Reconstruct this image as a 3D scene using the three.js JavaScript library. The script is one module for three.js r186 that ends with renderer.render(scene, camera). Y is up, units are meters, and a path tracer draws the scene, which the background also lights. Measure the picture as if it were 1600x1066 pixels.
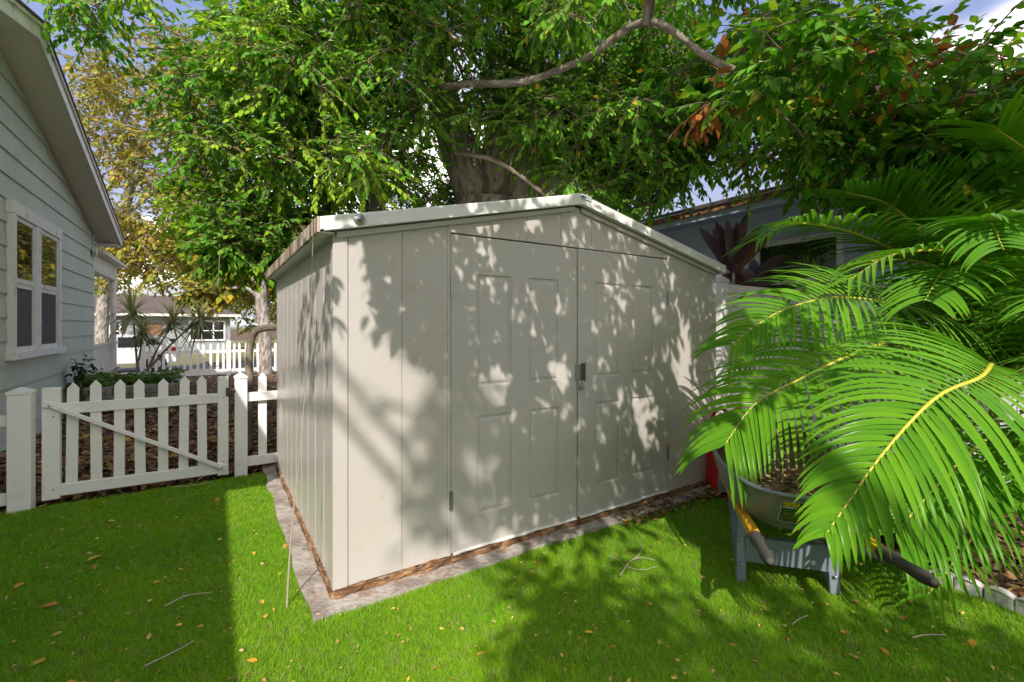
import * as THREE from 'three';
import { RoundedBoxGeometry } from 'three/addons/geometries/RoundedBoxGeometry.js';
import { mergeGeometries } from 'three/addons/utils/BufferGeometryUtils.js';

// ---------------------------------------------------------------- camera, sky, sun, exposure
// World axes follow the shed: +x runs along its front, -z runs back along its side, metres, y up.
const scene = new THREE.Scene();
const YAW = 0.5725;
const camera = new THREE.PerspectiveCamera(73.03, 1600 / 1066, 0.05, 2000);
camera.position.set(0, 1.42, 0);
camera.rotation.set(0, -YAW, 0);
camera.setViewOffset(1600, 1066, 0, 23, 1600, 1066);
camera.updateProjectionMatrix();

const SUN_EL = 39 * Math.PI / 180, SUN_AZ = YAW;               // the sun stands behind the viewer
const TAN_EL = Math.tan(SUN_EL);
const sunDir = new THREE.Vector3(-Math.sin(SUN_AZ) * Math.cos(SUN_EL), Math.sin(SUN_EL), Math.cos(SUN_AZ) * Math.cos(SUN_EL));
// sky: clear blue with broken fair-weather cloud, the same all round
{
  const W = 1024, H = 512, d = new Float32Array(W * H * 4), h3 = (x, y, z) => { let n = Math.imul(x, 374761393) ^ Math.imul(y, 668265263) ^ Math.imul(z, 2147483647 ^ 0x5bd1e995); n = Math.imul(n ^ (n >>> 13), 1274126177); return ((n ^ (n >>> 16)) >>> 0) / 4294967296; };
  const vn = (x, y, z) => { const i = Math.floor(x), j = Math.floor(y), k = Math.floor(z), s = t => t * t * (3 - 2 * t), f = s(x - i), g = s(y - j), h = s(z - k), m = (a, b, t) => a + (b - a) * t; return m(m(m(h3(i, j, k), h3(i + 1, j, k), f), m(h3(i, j + 1, k), h3(i + 1, j + 1, k), f), g), m(m(h3(i, j, k + 1), h3(i + 1, j, k + 1), f), m(h3(i, j + 1, k + 1), h3(i + 1, j + 1, k + 1), f), g), h); };
  for (let j = 0; j < H; j++) for (let i = 0; i < W; i++) {
    const el = (j + .5 - H / 2) / (H / 2) * Math.PI / 2, az = ((i + .5) / W - .5) * 2 * Math.PI, y = Math.sin(el), x = Math.cos(el) * Math.cos(az), z = Math.cos(el) * Math.sin(az), t = Math.max(0, y), up = Math.pow(t, .34);
    const sky = [1.15 + (.05 - 1.15) * up, 1.12 + (.17 - 1.12) * up, 1.10 + (.56 - 1.10) * up], q = 1 / (t + .22); let c = 0, am = .5, fr = 1.1; for (let o = 0; o < 5; o++) { c += am * vn(x * q * fr + 47.3, y * 2 * fr + 19.6, z * q * fr + 5.2); am *= .5; fr *= 2.1; }
    let k = Math.min(1, Math.max(0, (c - .44) / .15)); k = k * k * (3 - 2 * k) * .9; const cl = [2.6, 2.45, 2.2], n = (j * W + i) * 4, gnd = y < 0;
    for (let m = 0; m < 3; m++) d[n + m] = (gnd ? [.30, .29, .24][m] : sky[m] + (cl[m] - sky[m]) * k) * .86; d[n + 3] = 1;
  }
  const t = new THREE.DataTexture(d, W, H, THREE.RGBAFormat, THREE.FloatType); t.mapping = THREE.EquirectangularReflectionMapping; t.magFilter = THREE.LinearFilter; t.minFilter = THREE.LinearFilter; t.colorSpace = THREE.LinearSRGBColorSpace; t.needsUpdate = true;
  scene.background = t; scene.environment = t;
}

const sun = new THREE.DirectionalLight(new THREE.Color(1, 0.915, 0.84), 4.4);
sun.name = 'sun';
sun.position.copy(sunDir).multiplyScalar(40).add(new THREE.Vector3(2, 0, -4));
sun.target.position.set(2, 0, -4);
sun.castShadow = true;
Object.assign(sun.shadow.camera, { left: -26, right: 26, top: 26, bottom: -26, near: 1, far: 120 });
sun.shadow.mapSize.set(4096, 4096);
sun.shadow.radius = 1;
scene.add(sun, sun.target);

const renderer = new THREE.WebGLRenderer({ antialias: true });
renderer.setSize(1024, 682);
renderer.toneMapping = THREE.LinearToneMapping;
renderer.toneMappingExposure = 1.3;
renderer.shadowMap.enabled = true;

// ---------------------------------------------------------------- helpers
function rng(seed) { let a = seed >>> 0; return () => { a = (a + 0x6D2B79F5) | 0; let t = Math.imul(a ^ (a >>> 15), 1 | a); t = (t + Math.imul(t ^ (t >>> 7), 61 | t)) ^ t; return ((t ^ (t >>> 14)) >>> 0) / 4294967296; }; }
const V = (x, y, z) => new THREE.Vector3(x, y, z);
const C = (r, g, b) => new THREE.Color().setRGB(r, g, b);
const CY = Math.cos(YAW), SY = Math.sin(YAW);
// plan frame of the garden as walked into: a metres to the right, d metres ahead, h metres up
const G = (a, d, h = 0) => V(a * CY + d * SY, h, a * SY - d * CY);
const lerp = (a, b, t) => a + (b - a) * t;
const clamp = (x, a, b) => Math.min(b, Math.max(a, x));
const taken = {};
function numbered(name) { const n = taken[name] = (taken[name] ?? -1) + 1; return n ? `${name}_${String(n).padStart(3, '0')}` : name; }
function tag(o, label, category, group, kind) { o.userData.label = label; o.userData.category = category; if (group) o.userData.group = group; if (kind) o.userData.kind = kind; return o; }
function thing(name, pos, label, category, group, turn = 0) { const o = new THREE.Group(); o.name = numbered(name); o.position.copy(pos); o.rotation.y = turn; scene.add(o); return tag(o, label, category, group); }
function shade(m) { m.castShadow = true; m.receiveShadow = true; return m; }
function mesh(name, geo, mat, parent = scene) { const m = shade(new THREE.Mesh(geo, mat)); m.name = parent === scene ? numbered(name) : name; parent.add(m); return m; }
function struct(name, geo, mat, label) { const m = mesh(name, geo, mat); m.userData = { kind: 'structure', label, category: name.replace(/_/g, ' ') }; return m; }
// uv in metres, chosen by the way each face points
function uvm(g, s = 1) {
  g = g.index ? g.toNonIndexed() : g; const p = g.attributes.position, n = p.count, uv = new Float32Array(n * 2);
  const a = V(), b = V(), c = V();
  for (let i = 0; i < n; i += 3) {
    a.fromBufferAttribute(p, i); b.fromBufferAttribute(p, i + 1).sub(a); c.fromBufferAttribute(p, i + 2).sub(a); b.cross(c);
    const ax = Math.abs(b.x), ay = Math.abs(b.y), az = Math.abs(b.z);
    for (let k = 0; k < 3; k++) { const x = p.getX(i + k), y = p.getY(i + k), z = p.getZ(i + k); let u, v; if (ay >= ax && ay >= az) { u = x; v = z; } else if (ax >= az) { u = z; v = y; } else { u = x; v = y; } uv[(i + k) * 2] = u * s; uv[(i + k) * 2 + 1] = v * s; }
  }
  g.setAttribute('uv', new THREE.BufferAttribute(uv, 2)); return g;
}
function box(x0, x1, y0, y1, z0, z1, r = 0) {
  const w = x1 - x0, h = y1 - y0, d = z1 - z0; const g = r ? new RoundedBoxGeometry(w, h, d, 2, Math.min(r, w / 2.01, h / 2.01, d / 2.01)) : new THREE.BoxGeometry(w, h, d);
  g.translate((x0 + x1) / 2, (y0 + y1) / 2, (z0 + z1) / 2); return uvm(g);
}
function prism(pts, z0, z1, bevel = 0) {       // polygon in x,y pushed along z
  const s = new THREE.Shape(pts.map(p => new THREE.Vector2(p[0], p[1])));
  const g = new THREE.ExtrudeGeometry(s, { depth: z1 - z0 - 2 * bevel, bevelEnabled: bevel > 0, bevelSize: bevel, bevelThickness: bevel, bevelOffset: -bevel, bevelSegments: 1 });
  g.translate(0, 0, z0 + bevel); return uvm(g);
}
function prismX(pts, x0, x1, bevel = 0) {      // polygon in (-z),y pushed along x
  const g = prism(pts, x0, x1, bevel); const p = g.attributes.position;
  for (let i = 0; i < p.count; i++) { const x = p.getX(i), y = p.getY(i), z = p.getZ(i); p.setXYZ(i, z, y, -x); }
  const idx = []; for (let i = 0; i < p.count; i += 3) idx.push(i, i + 1, i + 2);
  g.computeVertexNormals(); return uvm(g);
}
function tube(pts, radii, seg = 8, rings = 0) {
  const cv = new THREE.CatmullRomCurve3(pts, false, 'centripetal'); const n = rings || Math.max(2, (pts.length - 1) * 4);
  const R = t => { const f = t * (radii.length - 1), i = Math.min(radii.length - 2, Math.floor(f)); return radii.length === 1 ? radii[0] : lerp(radii[i], radii[i + 1], f - i); };
  const fr = cv.computeFrenetFrames(n, false), pos = [], nor = [], uv = [], ind = []; let len = 0, prev = null;
  for (let i = 0; i <= n; i++) {
    const t = i / n, p = cv.getPointAt(t), r = R(t); if (prev) len += p.distanceTo(prev); prev = p;
    for (let j = 0; j <= seg; j++) { const a = j / seg * Math.PI * 2, d = fr.normals[i].clone().multiplyScalar(Math.cos(a)).addScaledVector(fr.binormals[i], Math.sin(a)); pos.push(p.x + d.x * r, p.y + d.y * r, p.z + d.z * r); nor.push(d.x, d.y, d.z); uv.push(j / seg * Math.max(.1, r * 6), len); }
  }
  for (let i = 0; i < n; i++) for (let j = 0; j < seg; j++) { const a = i * (seg + 1) + j, b = a + seg + 1; ind.push(a, a + 1, b, b, a + 1, b + 1); }
  const capAt = (i, flip) => { const c = pos.length / 3, p = cv.getPointAt(i / n), d = fr.tangents[i].clone().multiplyScalar(flip ? -1 : 1); pos.push(p.x, p.y, p.z); nor.push(d.x, d.y, d.z); uv.push(0, 0); for (let j = 0; j < seg; j++) { const a = i * (seg + 1) + j; flip ? ind.push(c, a + 1, a) : ind.push(c, a, a + 1); } };
  capAt(0, true); capAt(n, false);
  const g = new THREE.BufferGeometry(); g.setAttribute('position', new THREE.Float32BufferAttribute(pos, 3)); g.setAttribute('normal', new THREE.Float32BufferAttribute(nor, 3)); g.setAttribute('uv', new THREE.Float32BufferAttribute(uv, 2)); g.setIndex(ind); return g;
}
const join = list => mergeGeometries(list.map(g => { g = g.index ? g.toNonIndexed() : g; for (const k of Object.keys(g.attributes)) if (!['position', 'normal', 'uv'].includes(k)) g.deleteAttribute(k); return g; }));
// smooth tiling noise
function makeNoise(seed) {
  const N = 256, r = rng(seed), t = new Float32Array(N * N).map(() => r());
  const at = (x, y, m) => t[((y % m + m) % m % N) * N + ((x % m + m) % m % N)];
  const n2 = (x, y, m) => { const i = Math.floor(x), j = Math.floor(y); let f = x - i, g = y - j; f = f * f * (3 - 2 * f); g = g * g * (3 - 2 * g); return lerp(lerp(at(i, j, m), at(i + 1, j, m), f), lerp(at(i, j + 1, m), at(i + 1, j + 1, m), f), g); };
  return (u, v, cells, oct = 4) => { let s = 0, a = .5, q = 0; for (let k = 0; k < oct; k++) { s += a * n2(u * cells, v * cells, cells); q += a; a *= .5; cells *= 2; } return s / q; };
}
const N1 = makeNoise(7), N2 = makeNoise(23), N3 = makeNoise(91);
function tex(size, fn, repeat = 1, srgb = true) {
  const d = new Uint8Array(size * size * 4); const to = x => srgb ? 255 * (x <= .0031308 ? 12.92 * x : 1.055 * Math.pow(x, 1 / 2.4) - .055) : 255 * x;
  for (let j = 0; j < size; j++) for (let i = 0; i < size; i++) { const c = fn(i / size, j / size), k = (j * size + i) * 4; for (let m = 0; m < 3; m++) d[k + m] = clamp(to(clamp(c[m], 0, 1)), 0, 255); d[k + 3] = 255; }
  const t = new THREE.DataTexture(d, size, size); t.wrapS = t.wrapT = THREE.RepeatWrapping; t.magFilter = THREE.LinearFilter; t.minFilter = THREE.LinearMipmapLinearFilter; t.generateMipmaps = true; if (srgb) t.colorSpace = THREE.SRGBColorSpace; t.repeat.set(repeat, repeat); t.needsUpdate = true; return t;
}
const mix3 = (a, b, t) => [lerp(a[0], b[0], t), lerp(a[1], b[1], t), lerp(a[2], b[2], t)];
const gray = x => [x, x, x];
const ss = (a, b, x) => { x = clamp((x - a) / (b - a), 0, 1); return x * x * (3 - 2 * x); };
const std = o => new THREE.MeshStandardMaterial(o);
const phys = o => new THREE.MeshPhysicalMaterial(o);

// ---------------------------------------------------------------- materials
const M = {};
{
  const vinyl = [.50, .472, .437];
  M.vinyl = phys({ map: tex(512, (u, v) => { const a = N1(u, v, 4, 4), b = N2(u, v * .25, 32, 2), c = N3(u, v, 16, 4); let k = mix3(vinyl, [.485, .445, .395], ss(.45, .75, a) * .45); k = mix3(k, [.50, .43, .35], ss(.60, .84, b) * .28); return mix3(k, [.42, .36, .28], ss(.68, .78, c) * .3); }, .5), roughness: .46, bumpMap: tex(256, (u, v) => gray(N1(u, v, 32, 3)), 2, false), bumpScale: .0006 });
  M.vinylGloss = phys({ map: M.vinyl.map, roughness: .3, clearcoat: .4, clearcoatRoughness: .12 });
  M.doorPaint = phys({ map: tex(512, (u, v) => { const a = N2(u, v, 4, 4), c = N3(u, v, 24, 4); return mix3(mix3([.485, .46, .427], [.45, .418, .375], ss(.4, .8, a) * .5), [.40, .34, .27], ss(.74, .82, c) * .3); }, .5), roughness: .5, bumpMap: tex(256, (u, v) => gray(N3(u, v * .3, 48, 3)), 2, false), bumpScale: .0005 });
  M.roofTrim = std({ map: tex(512, (u, v) => mix3([.74, .74, .71], [.46, .43, .36], ss(.58, .85, N2(u, v, 12, 4)) * .7), .7), roughness: .5 });
  M.eaveStained = std({ map: tex(512, (u, v) => { const s = N1(u, v * .12, 24, 3), q = N2(u, v, 10, 4); return mix3(mix3([.50, .43, .35], [.17, .10, .06], ss(.42, .62, s)), [.62, .58, .52], ss(.6, .75, q) * .6); }, 1), roughness: .8 });
  M.steel = std({ color: C(.42, .42, .41), metalness: .9, roughness: .35 });
  M.darkSteel = std({ color: C(.10, .10, .10), metalness: .7, roughness: .5 });
  M.concrete = std({ map: tex(512, (u, v) => { const a = N1(u, v, 8, 5), b = N2(u, v, 60, 2), c = N3(u, v, 10, 4); let k = mix3([.40, .36, .32], [.25, .21, .18], ss(.35, .7, a)); k = mix3(k, [.24, .14, .08], ss(.6, .75, c) * .6); return k.map(x => x * (.8 + .4 * b)); }, 1.2), roughness: .95, bumpMap: tex(256, (u, v) => gray(N1(u, v, 24, 4)), 2, false), bumpScale: .008 });
  M.rotWood = std({ map: tex(512, (u, v) => { const a = N1(u * .2, v, 40, 4), b = N2(u, v, 14, 4); return mix3(mix3([.30, .17, .08], [.12, .06, .03], ss(.35, .65, a)), [.45, .33, .22], ss(.62, .78, b) * .8); }, 2), roughness: .95, bumpMap: tex(256, (u, v) => gray(N1(u * .2, v, 32, 4)), 3, false), bumpScale: .01 });
  M.pvc = std({ map: tex(512, (u, v) => mix3([.80, .80, .78], [.55, .54, .48], ss(.58, .85, N2(u, v, 10, 5)) * .55), .8), roughness: .38 });
  M.pvcFence = std({ map: M.pvc.map, color: C(.95, .95, .97), roughness: .4 });
  const bark = (a, b, s, sc) => ({ map: tex(512, (u, v) => { const n = N1(u, v * .35, 20, 5), q = N2(u, v, 8, 4); return mix3(mix3(a, b, ss(.35, .65, n)), [.26, .27, .20], ss(.6, .8, q) * s); }, sc), roughness: .95, bumpMap: tex(256, (u, v) => gray(N1(u, v * .35, 24, 4)), sc, false), bumpScale: .02 });
  M.barkLight = M.barkDark = std(bark([.27, .23, .175], [.13, .105, .078], .45, 1));
  M.barkGray = std(bark([.42, .39, .35], [.20, .17, .14], .3, 1));
  M.twig = std({ color: C(.20, .15, .09), roughness: .95 });
  M.dryTwig = std({ color: C(.42, .35, .27), roughness: .95 });
  M.leaf = phys({ color: C(1, 1, 1), roughness: .95, specularIntensity: .3, transmission: .48, thickness: 0, clearcoat: .08, clearcoatRoughness: .3, side: THREE.DoubleSide });
  M.leafDry = std({ color: C(1, 1, 1), roughness: .8, side: THREE.DoubleSide });
  M.grass = phys({ color: C(1, 1, 1), roughness: .95, specularIntensity: .5, transmission: .25, thickness: 0, side: THREE.DoubleSide });
  M.turf = std({ map: tex(512, (u, v) => mix3([.09, .16, .010], [.16, .25, .016], N1(u, v, 64, 3)), 1), roughness: 1, bumpMap: tex(256, (u, v) => gray(N2(u, v, 64, 2)), 2, false), bumpScale: .01 });
  M.mulch = std({ map: tex(1024, (u, v) => { const a = N1(u, v, 60, 3), b = N2(u, v, 26, 3), c = N3(u, v, 6, 4); let k = mix3([.055, .034, .022], [.17, .09, .045], ss(.4, .7, a)); k = mix3(k, [.28, .17, .08], ss(.62, .75, b) * .8); return k.map(x => x * (.7 + .6 * c)); }, .5), roughness: 1, bumpMap: tex(512, (u, v) => gray(N1(u, v, 60, 3)), .5, false), bumpScale: .04 });
  M.asphalt = std({ map: tex(256, (u, v) => gray(.10 + .05 * N1(u, v, 64, 2) + .04 * N2(u, v, 6, 3)), .3), roughness: .95 });
  M.farGrass = std({ map: tex(256, (u, v) => mix3([.10, .12, .03], [.22, .19, .07], N1(u, v, 12, 5)), .2), roughness: 1 });
  const sid = [.46, .51, .42];
  M.siding = std({ map: tex(512, (u, v) => { const a = N1(u, v, 6, 5), g = N2(u * 1, v * .1, 64, 2); return mix3(mix3(sid, [.40, .45, .375], ss(.4, .75, a) * .6), [.26, .29, .26], ss(.7, .85, g) * .25); }, .6), roughness: .75, bumpMap: tex(256, (u, v) => gray(N1(u, v * .1, 64, 2)), 1, false), bumpScale: .002 });
  M.trim = std({ map: tex(512, (u, v) => mix3([.66, .66, .61], [.34, .32, .26], ss(.62, .82, N3(u, v, 14, 5)) * .8), .8), roughness: .6 });
  M.soffit = std({ map: tex(512, (u, v) => mix3([.70, .66, .56], [.50, .45, .34], ss(.6, .85, N2(u, v, 8, 5)) * .7), .5), roughness: .7 });
  M.glass = phys({ color: C(.012, .014, .016), roughness: .03, ior: 2.0, specularIntensity: 1 });
  M.screen = std({ color: C(.03, .032, .034), roughness: .7 });
  M.shingle = std({ map: tex(512, (u, v) => mix3([.07, .055, .047], [.12, .095, .08], N1(u, v, 48, 3)), .5), roughness: 1 });
  M.blueWall = std({ map: tex(256, (u, v) => mix3([.45, .53, .64], [.40, .48, .59], N1(u, v, 10, 4)), .5), roughness: .8 });
  M.greyWall = std({ color: C(.27, .29, .30), roughness: .85 });
  M.creamWall = std({ color: C(.70, .63, .50), roughness: .85 });
  M.brownDoor = std({ color: C(.22, .11, .05), roughness: .6 });
  M.carPaint = phys({ color: C(.78, .79, .80), roughness: .3, clearcoat: 1, clearcoatRoughness: .05 });
  M.carGlass = phys({ color: C(.02, .025, .03), roughness: .04, ior: 1.8 });
  M.tyre = std({ color: C(.02, .02, .02), roughness: .9 });
  M.lampRed = phys({ color: C(.35, .01, .015), roughness: .15, clearcoat: 1 });
  M.traySteel = std({ map: tex(512, (u, v) => { const a = N1(u, v, 8, 5), c = N3(u, v, 40, 3); return mix3(mix3([.26, .29, .31], [.20, .22, .23], a), [.34, .29, .22], ss(.62, .78, c) * .35); }, 1), roughness: .38, metalness: .25 });
  M.legSteel = std({ map: tex(256, (u, v) => mix3([.30, .36, .42], [.22, .26, .30], N1(u, v, 10, 4)), 1), roughness: .4, metalness: .4 });
  M.trayDirt = std({ map: tex(512, (u, v) => { const a = N1(u, v, 12, 5), b = N2(u, v, 50, 2); return mix3([.16, .10, .065], [.30, .19, .12], ss(.35, .7, a) * .7 + b * .3); }, 1.2), roughness: 1, bumpMap: tex(256, (u, v) => gray(N1(u, v, 32, 3)), 2, false), bumpScale: .01 });
  M.yellow = std({ map: tex(256, (u, v) => mix3([.80, .42, .02], [.62, .29, .02], ss(.5, .8, N1(u, v, 12, 4))), 2), roughness: .45 });
  M.grip = std({ color: C(.07, .062, .055), roughness: .8 });
  M.red = phys({ color: C(.55, .012, .015), roughness: .35, clearcoat: .3 });
  M.edging = std({ map: tex(256, (u, v) => mix3([.60, .60, .60], [.36, .33, .30], ss(.5, .8, N1(u, v, 12, 5)) * .8), 3), roughness: .8 });
  M.rachis = phys({ color: C(.50, .46, .05), roughness: .45, clearcoat: .3 });
  M.palm = [[.125, .345, .006], [.155, .385, .007], [.10, .305, .006]].map(c => phys({ color: C(...c), roughness: .95, specularIntensity: .3, transmission: .45, thickness: 0, clearcoat: .15, clearcoatRoughness: .22, side: THREE.DoubleSide, vertexColors: true }));
  M.palmDry = phys({ color: C(.42, .27, .06), roughness: .95, transmission: .3, thickness: 0, side: THREE.DoubleSide });
  M.cane = std({ map: tex(256, (u, v) => { const r = (v * 14) % 1; return r < .1 ? [.30, .26, .14] : mix3([.16, .22, .05], [.24, .24, .08], N1(u, v, 8, 3)); }, 1), roughness: .6 });
  M.ti = [[.045, .014, .018], [.085, .02, .022], [.16, .055, .03], [.09, .16, .025]].map(c => phys({ color: C(...c), roughness: .9, transmission: .3, thickness: 0, clearcoat: .5, clearcoatRoughness: .25, side: THREE.DoubleSide }));
  M.yucca = phys({ color: C(1, 1, 1), roughness: .95, transmission: .25, thickness: 0, clearcoat: .3, clearcoatRoughness: .3, side: THREE.DoubleSide, vertexColors: true });
}

// ---------------------------------------------------------------- ground
const groundY = L => L < 16.2 ? 0 : -.5 * ss(16.2, 19, L);
{
  const g = new THREE.PlaneGeometry(600, 600, 240, 240); g.rotateX(-Math.PI / 2); const p = g.attributes.position;
  // squeeze the grid towards the garden so that the slope to the street is well resolved
  for (let i = 0; i < p.count; i++) { const f = x => Math.sign(x) * Math.pow(Math.abs(x) / 300, 2.2) * 300; const x = f(p.getX(i)), z = f(p.getZ(i)) - 10; p.setXYZ(i, x, groundY(-z) - .02, z); }
  g.computeVertexNormals(); struct('ground', uvm(g), M.mulch, 'brown mulch ground strewn with leaves');
  const rd = struct('road', box(-80, 80, -.6, -.49, -28, -19.2), M.asphalt, 'grey asphalt street beyond the front fence'); rd.userData.category = 'road';
  struct('verge', box(-80, 80, -.6, -.46, -70, -28.002), M.farGrass, 'dry grass yard across the street');
  struct('sidewalk', box(-80, 80, -.62, -.45, -18.9, -17.6), M.concrete, 'pale sidewalk along the street');
}
// the turf stops at the fence line, the slab of the shed and the palm bed
const bedLine = [[2.55, -1.2], [2.66, 1.4], [2.62, 1.85], [2.52, 2.25], [2.38, 2.50], [2.24, 2.74], [2.05, 3.05], [1.80, 3.45], [1.62, 3.92]];  // (a, d)
const bedA = d => { for (let i = 0; i < bedLine.length - 1; i++) if (d <= bedLine[i + 1][1]) { const [a0, d0] = bedLine[i], [a1, d1] = bedLine[i + 1]; return lerp(a0, a1, clamp((d - d0) / (d1 - d0), 0, 1)); } return 1.6; };
const SX = .508, SZ = -2.467, SW = 3.24, SD = 2.6;
{
  const pts = [[-1.98, 5.02], [-1.98, -6], [-.2, -6]]; const s = new THREE.Shape(); const w = [];
  w.push([-1.98, 5.05], [.42, 4.98], [.42, 2.5], [3.9, 2.5]);
  for (let i = bedLine.length - 2; i >= 0; i--) { const q = G(bedLine[i][0], bedLine[i][1]); w.push([q.x, -q.z]); }
  w.push([1.6, -6], [-1.98, -6]);
  s.moveTo(...w[0]); w.slice(1).forEach(q => s.lineTo(...q));
  const g = new THREE.ShapeGeometry(s); g.rotateX(-Math.PI / 2); g.translate(0, .004, 0);
  struct('lawn', uvm(g), M.turf, 'artificial green lawn in front of the shed');
}

// ---------------------------------------------------------------- shed
const slab = struct('concrete_slab', (() => { const g = new THREE.BoxGeometry(SW + .24, .07, SD + .24, 60, 1, 50); const p = g.attributes.position; for (let i = 0; i < p.count; i++) { const x = p.getX(i), z = p.getZ(i); const e = (N1((x + 5) / 9, (z + 5) / 9, 40, 3) - .5) * .05; const ox = Math.abs(Math.abs(x) - (SW + .24) / 2) < .001, oz = Math.abs(Math.abs(z) - (SD + .24) / 2) < .001; p.setX(i, x + (ox ? e : 0)); p.setZ(i, z + (oz ? e : 0)); if (p.getY(i) > 0) p.setY(i, p.getY(i) + (N2((x + 5) / 9, (z + 5) / 9, 30, 3) - .5) * .012); } g.computeVertexNormals(); g.translate(SX + SW / 2, -.003, SZ - SD / 2); return uvm(g); })(), M.concrete, 'rough concrete slab showing round the foot of the shed');
{
  const shed = thing('garden_shed', V(SX, 0, SZ), 'beige vinyl garden shed with panelled double doors and a low gable roof', 'shed');
  const topH = x => 1.895 + .222 * (x < SW / 2 ? x : SW - x);
  const P = (name, geo, mat = M.vinyl, par = shed) => mesh(name, geo, mat, par);
  const B = .075;                                                       // bottom of the cladding
  // front cladding, panel by panel
  const g = .0012, zf = 0;
  const panel = (x0, x1, y0) => prism([[x0 + g, y0], [x1 - g, y0], [x1 - g, topH(x1)], ...(x0 < SW / 2 && x1 > SW / 2 ? [[SW / 2, topH(SW / 2)]] : []), [x0 + g, topH(x0)]], zf - .02, zf, .0016);
  P('corner_trim', prism([[-.004, B - .004], [.072 - g, B - .004], [.072 - g, topH(.07)], [-.004, topH(0)]], zf - .05, zf + .004, .004));
  P('corner_trim', prism([[SW - .07, B], [SW + .004, B], [SW + .004, topH(SW)], [SW - .07, topH(SW - .07)]], zf - .05, zf + .004, .004));
  P('wall_panel', panel(.072, .36, B)); P('wall_panel', panel(.36, .638, B));
  P('wall_panel', panel(2.602, 2.89, B)); P('wall_panel', panel(2.89, 3.17, B));
  for (let x = .638; x < 2.6; x += .2806) P('wall_panel', panel(x, Math.min(x + .2806, 2.602), 1.972));
  P('wall_frame', prism([[.02, B], [.64, B], [.64, 1.97], [2.6, 1.97], [2.6, B], [SW - .02, B], [SW - .02, topH(SW) - .02], [SW / 2, topH(SW / 2) - .02], [.02, topH(0) - .02]], -.06, -.0215));
  P('door_jamb', box(.632, .652, B, 1.985, -.05, .006, .003)); P('door_jamb', box(2.584, 2.606, B, 1.985, -.05, .006, .003));
  P('door_head', box(.652, 2.584, 1.9665, 1.986, -.05, -.012), M.darkSteel);
  P('shed_interior', box(.1, SW - .1, .08, 1.8, -.20, -.19), M.screen);
  // side walls: fluted vinyl planks
  const flute = (w) => { const n = 26, o = []; o.push([0, -.016]); for (let i = 0; i <= n; i++) { const t = i / n; let e = -.0022 * (.5 + .5 * Math.cos(t * Math.PI * 2 * 5)); if (t < .03 || t > .97) e = -.007; o.push([t * w, e]); } o.push([w, -.016]); return o; };
  const fl = flute(SD / 10 - .003);
  for (const side of [0, 1]) for (let k = 0; k < 10; k++) {
    const s = new THREE.Shape(fl.map(p => new THREE.Vector2(p[0], p[1]))); let gg = new THREE.ExtrudeGeometry(s, { depth: 1.91 - B, bevelEnabled: false, steps: 1 });
    // shape x -> along the wall (back), shape y -> outward, depth -> up
    const p = gg.attributes.position; for (let i = 0; i < p.count; i++) { const a = p.getX(i), o = p.getY(i), h = p.getZ(i); const z = -(a + k * SD / 10 + .0015); side ? p.setXYZ(i, SW + o, B + h, z) : p.setXYZ(i, -o, B + h, z); }
    if (!side) { const q = p.array; for (let i = 0; i < q.length; i += 9) for (let m = 0; m < 3; m++) { const t = q[i + 3 + m]; q[i + 3 + m] = q[i + 6 + m]; q[i + 6 + m] = t; } }
    else { const q = p.array; }
    gg.computeVertexNormals(); P('side_plank', uvm(gg), M.vinylGloss);
  }
  P('side_frame', box(.018, .05, B, 1.9, -SD, -.06)); P('side_frame', box(SW - .05, SW - .018, B, 1.9, -SD, -.06));
  P('back_wall', prism([[0.02, B], [SW - .02, B], [SW - .02, topH(SW) - .01], [SW / 2, topH(SW / 2) - .01], [.02, topH(0) - .01]], -SD - .02, -SD + .02));
  P('top_rail', box(-.012, .02, 1.868, 1.9, -SD, -.052, .003));
  // roof
  const ov = .085, rise = x => 1.925 + .222 * (x + ov), pk = SW / 2;
  const roofHalf = s => { const X = x => s ? SW - x : x; const a = [[X(-ov), rise(-ov)], [X(pk), rise(pk)], [X(pk), rise(pk) + .03], [X(-ov), rise(-ov) + .03]]; return prism(s ? a.slice().reverse() : a, -SD - .06, .035); };
  P('roof_panel', roofHalf(0), M.roofTrim); P('roof_panel', roofHalf(1), M.roofTrim);
  const fascia = (s, y0, y1, z0, z1, e0, e1, mat, name, bv) => { const X = x => s ? SW - x : x; const a = [[X(e0), rise(e0) + y0], [X(e1), rise(e1) + y0], [X(e1), rise(e1) + y1], [X(e0), rise(e0) + y1]]; return P(name, prism(s ? a.slice().reverse() : a, z0, z1, bv), mat); };
  for (const s of [0, 1]) {
    fascia(s, -.032, .034, .035, .052, -ov + .012, pk - .055, M.roofTrim, 'rake_fascia', .004);
    fascia(s, -.0395, -.0325, .012, .06, -ov + .03, pk - .05, M.roofTrim, 'drip_lip', .002);
    fascia(s, -.078, -.045, 0.0045, .02, 0.01, pk - .03, M.vinyl, 'rake_trim', .004);
    const X = x => s ? SW - x : x, xs = [X(-ov - .004), X(-ov + .012)].sort((a, b) => a - b);
    const e = P('eave_fascia', box(xs[0], xs[1], rise(-ov) - .042, rise(-ov) + .036, -SD - .06, .05, .003), M.eaveStained); e.userData.label = 'brown stained eave fascia';
    const xu = [X(-ov + .014), X(-.004)].sort((a, b) => a - b); P('eave_soffit', box(xu[0], xu[1], rise(-ov) - .04, rise(-ov) - .032, -SD - .05, .03), M.roofTrim);
  }
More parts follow.
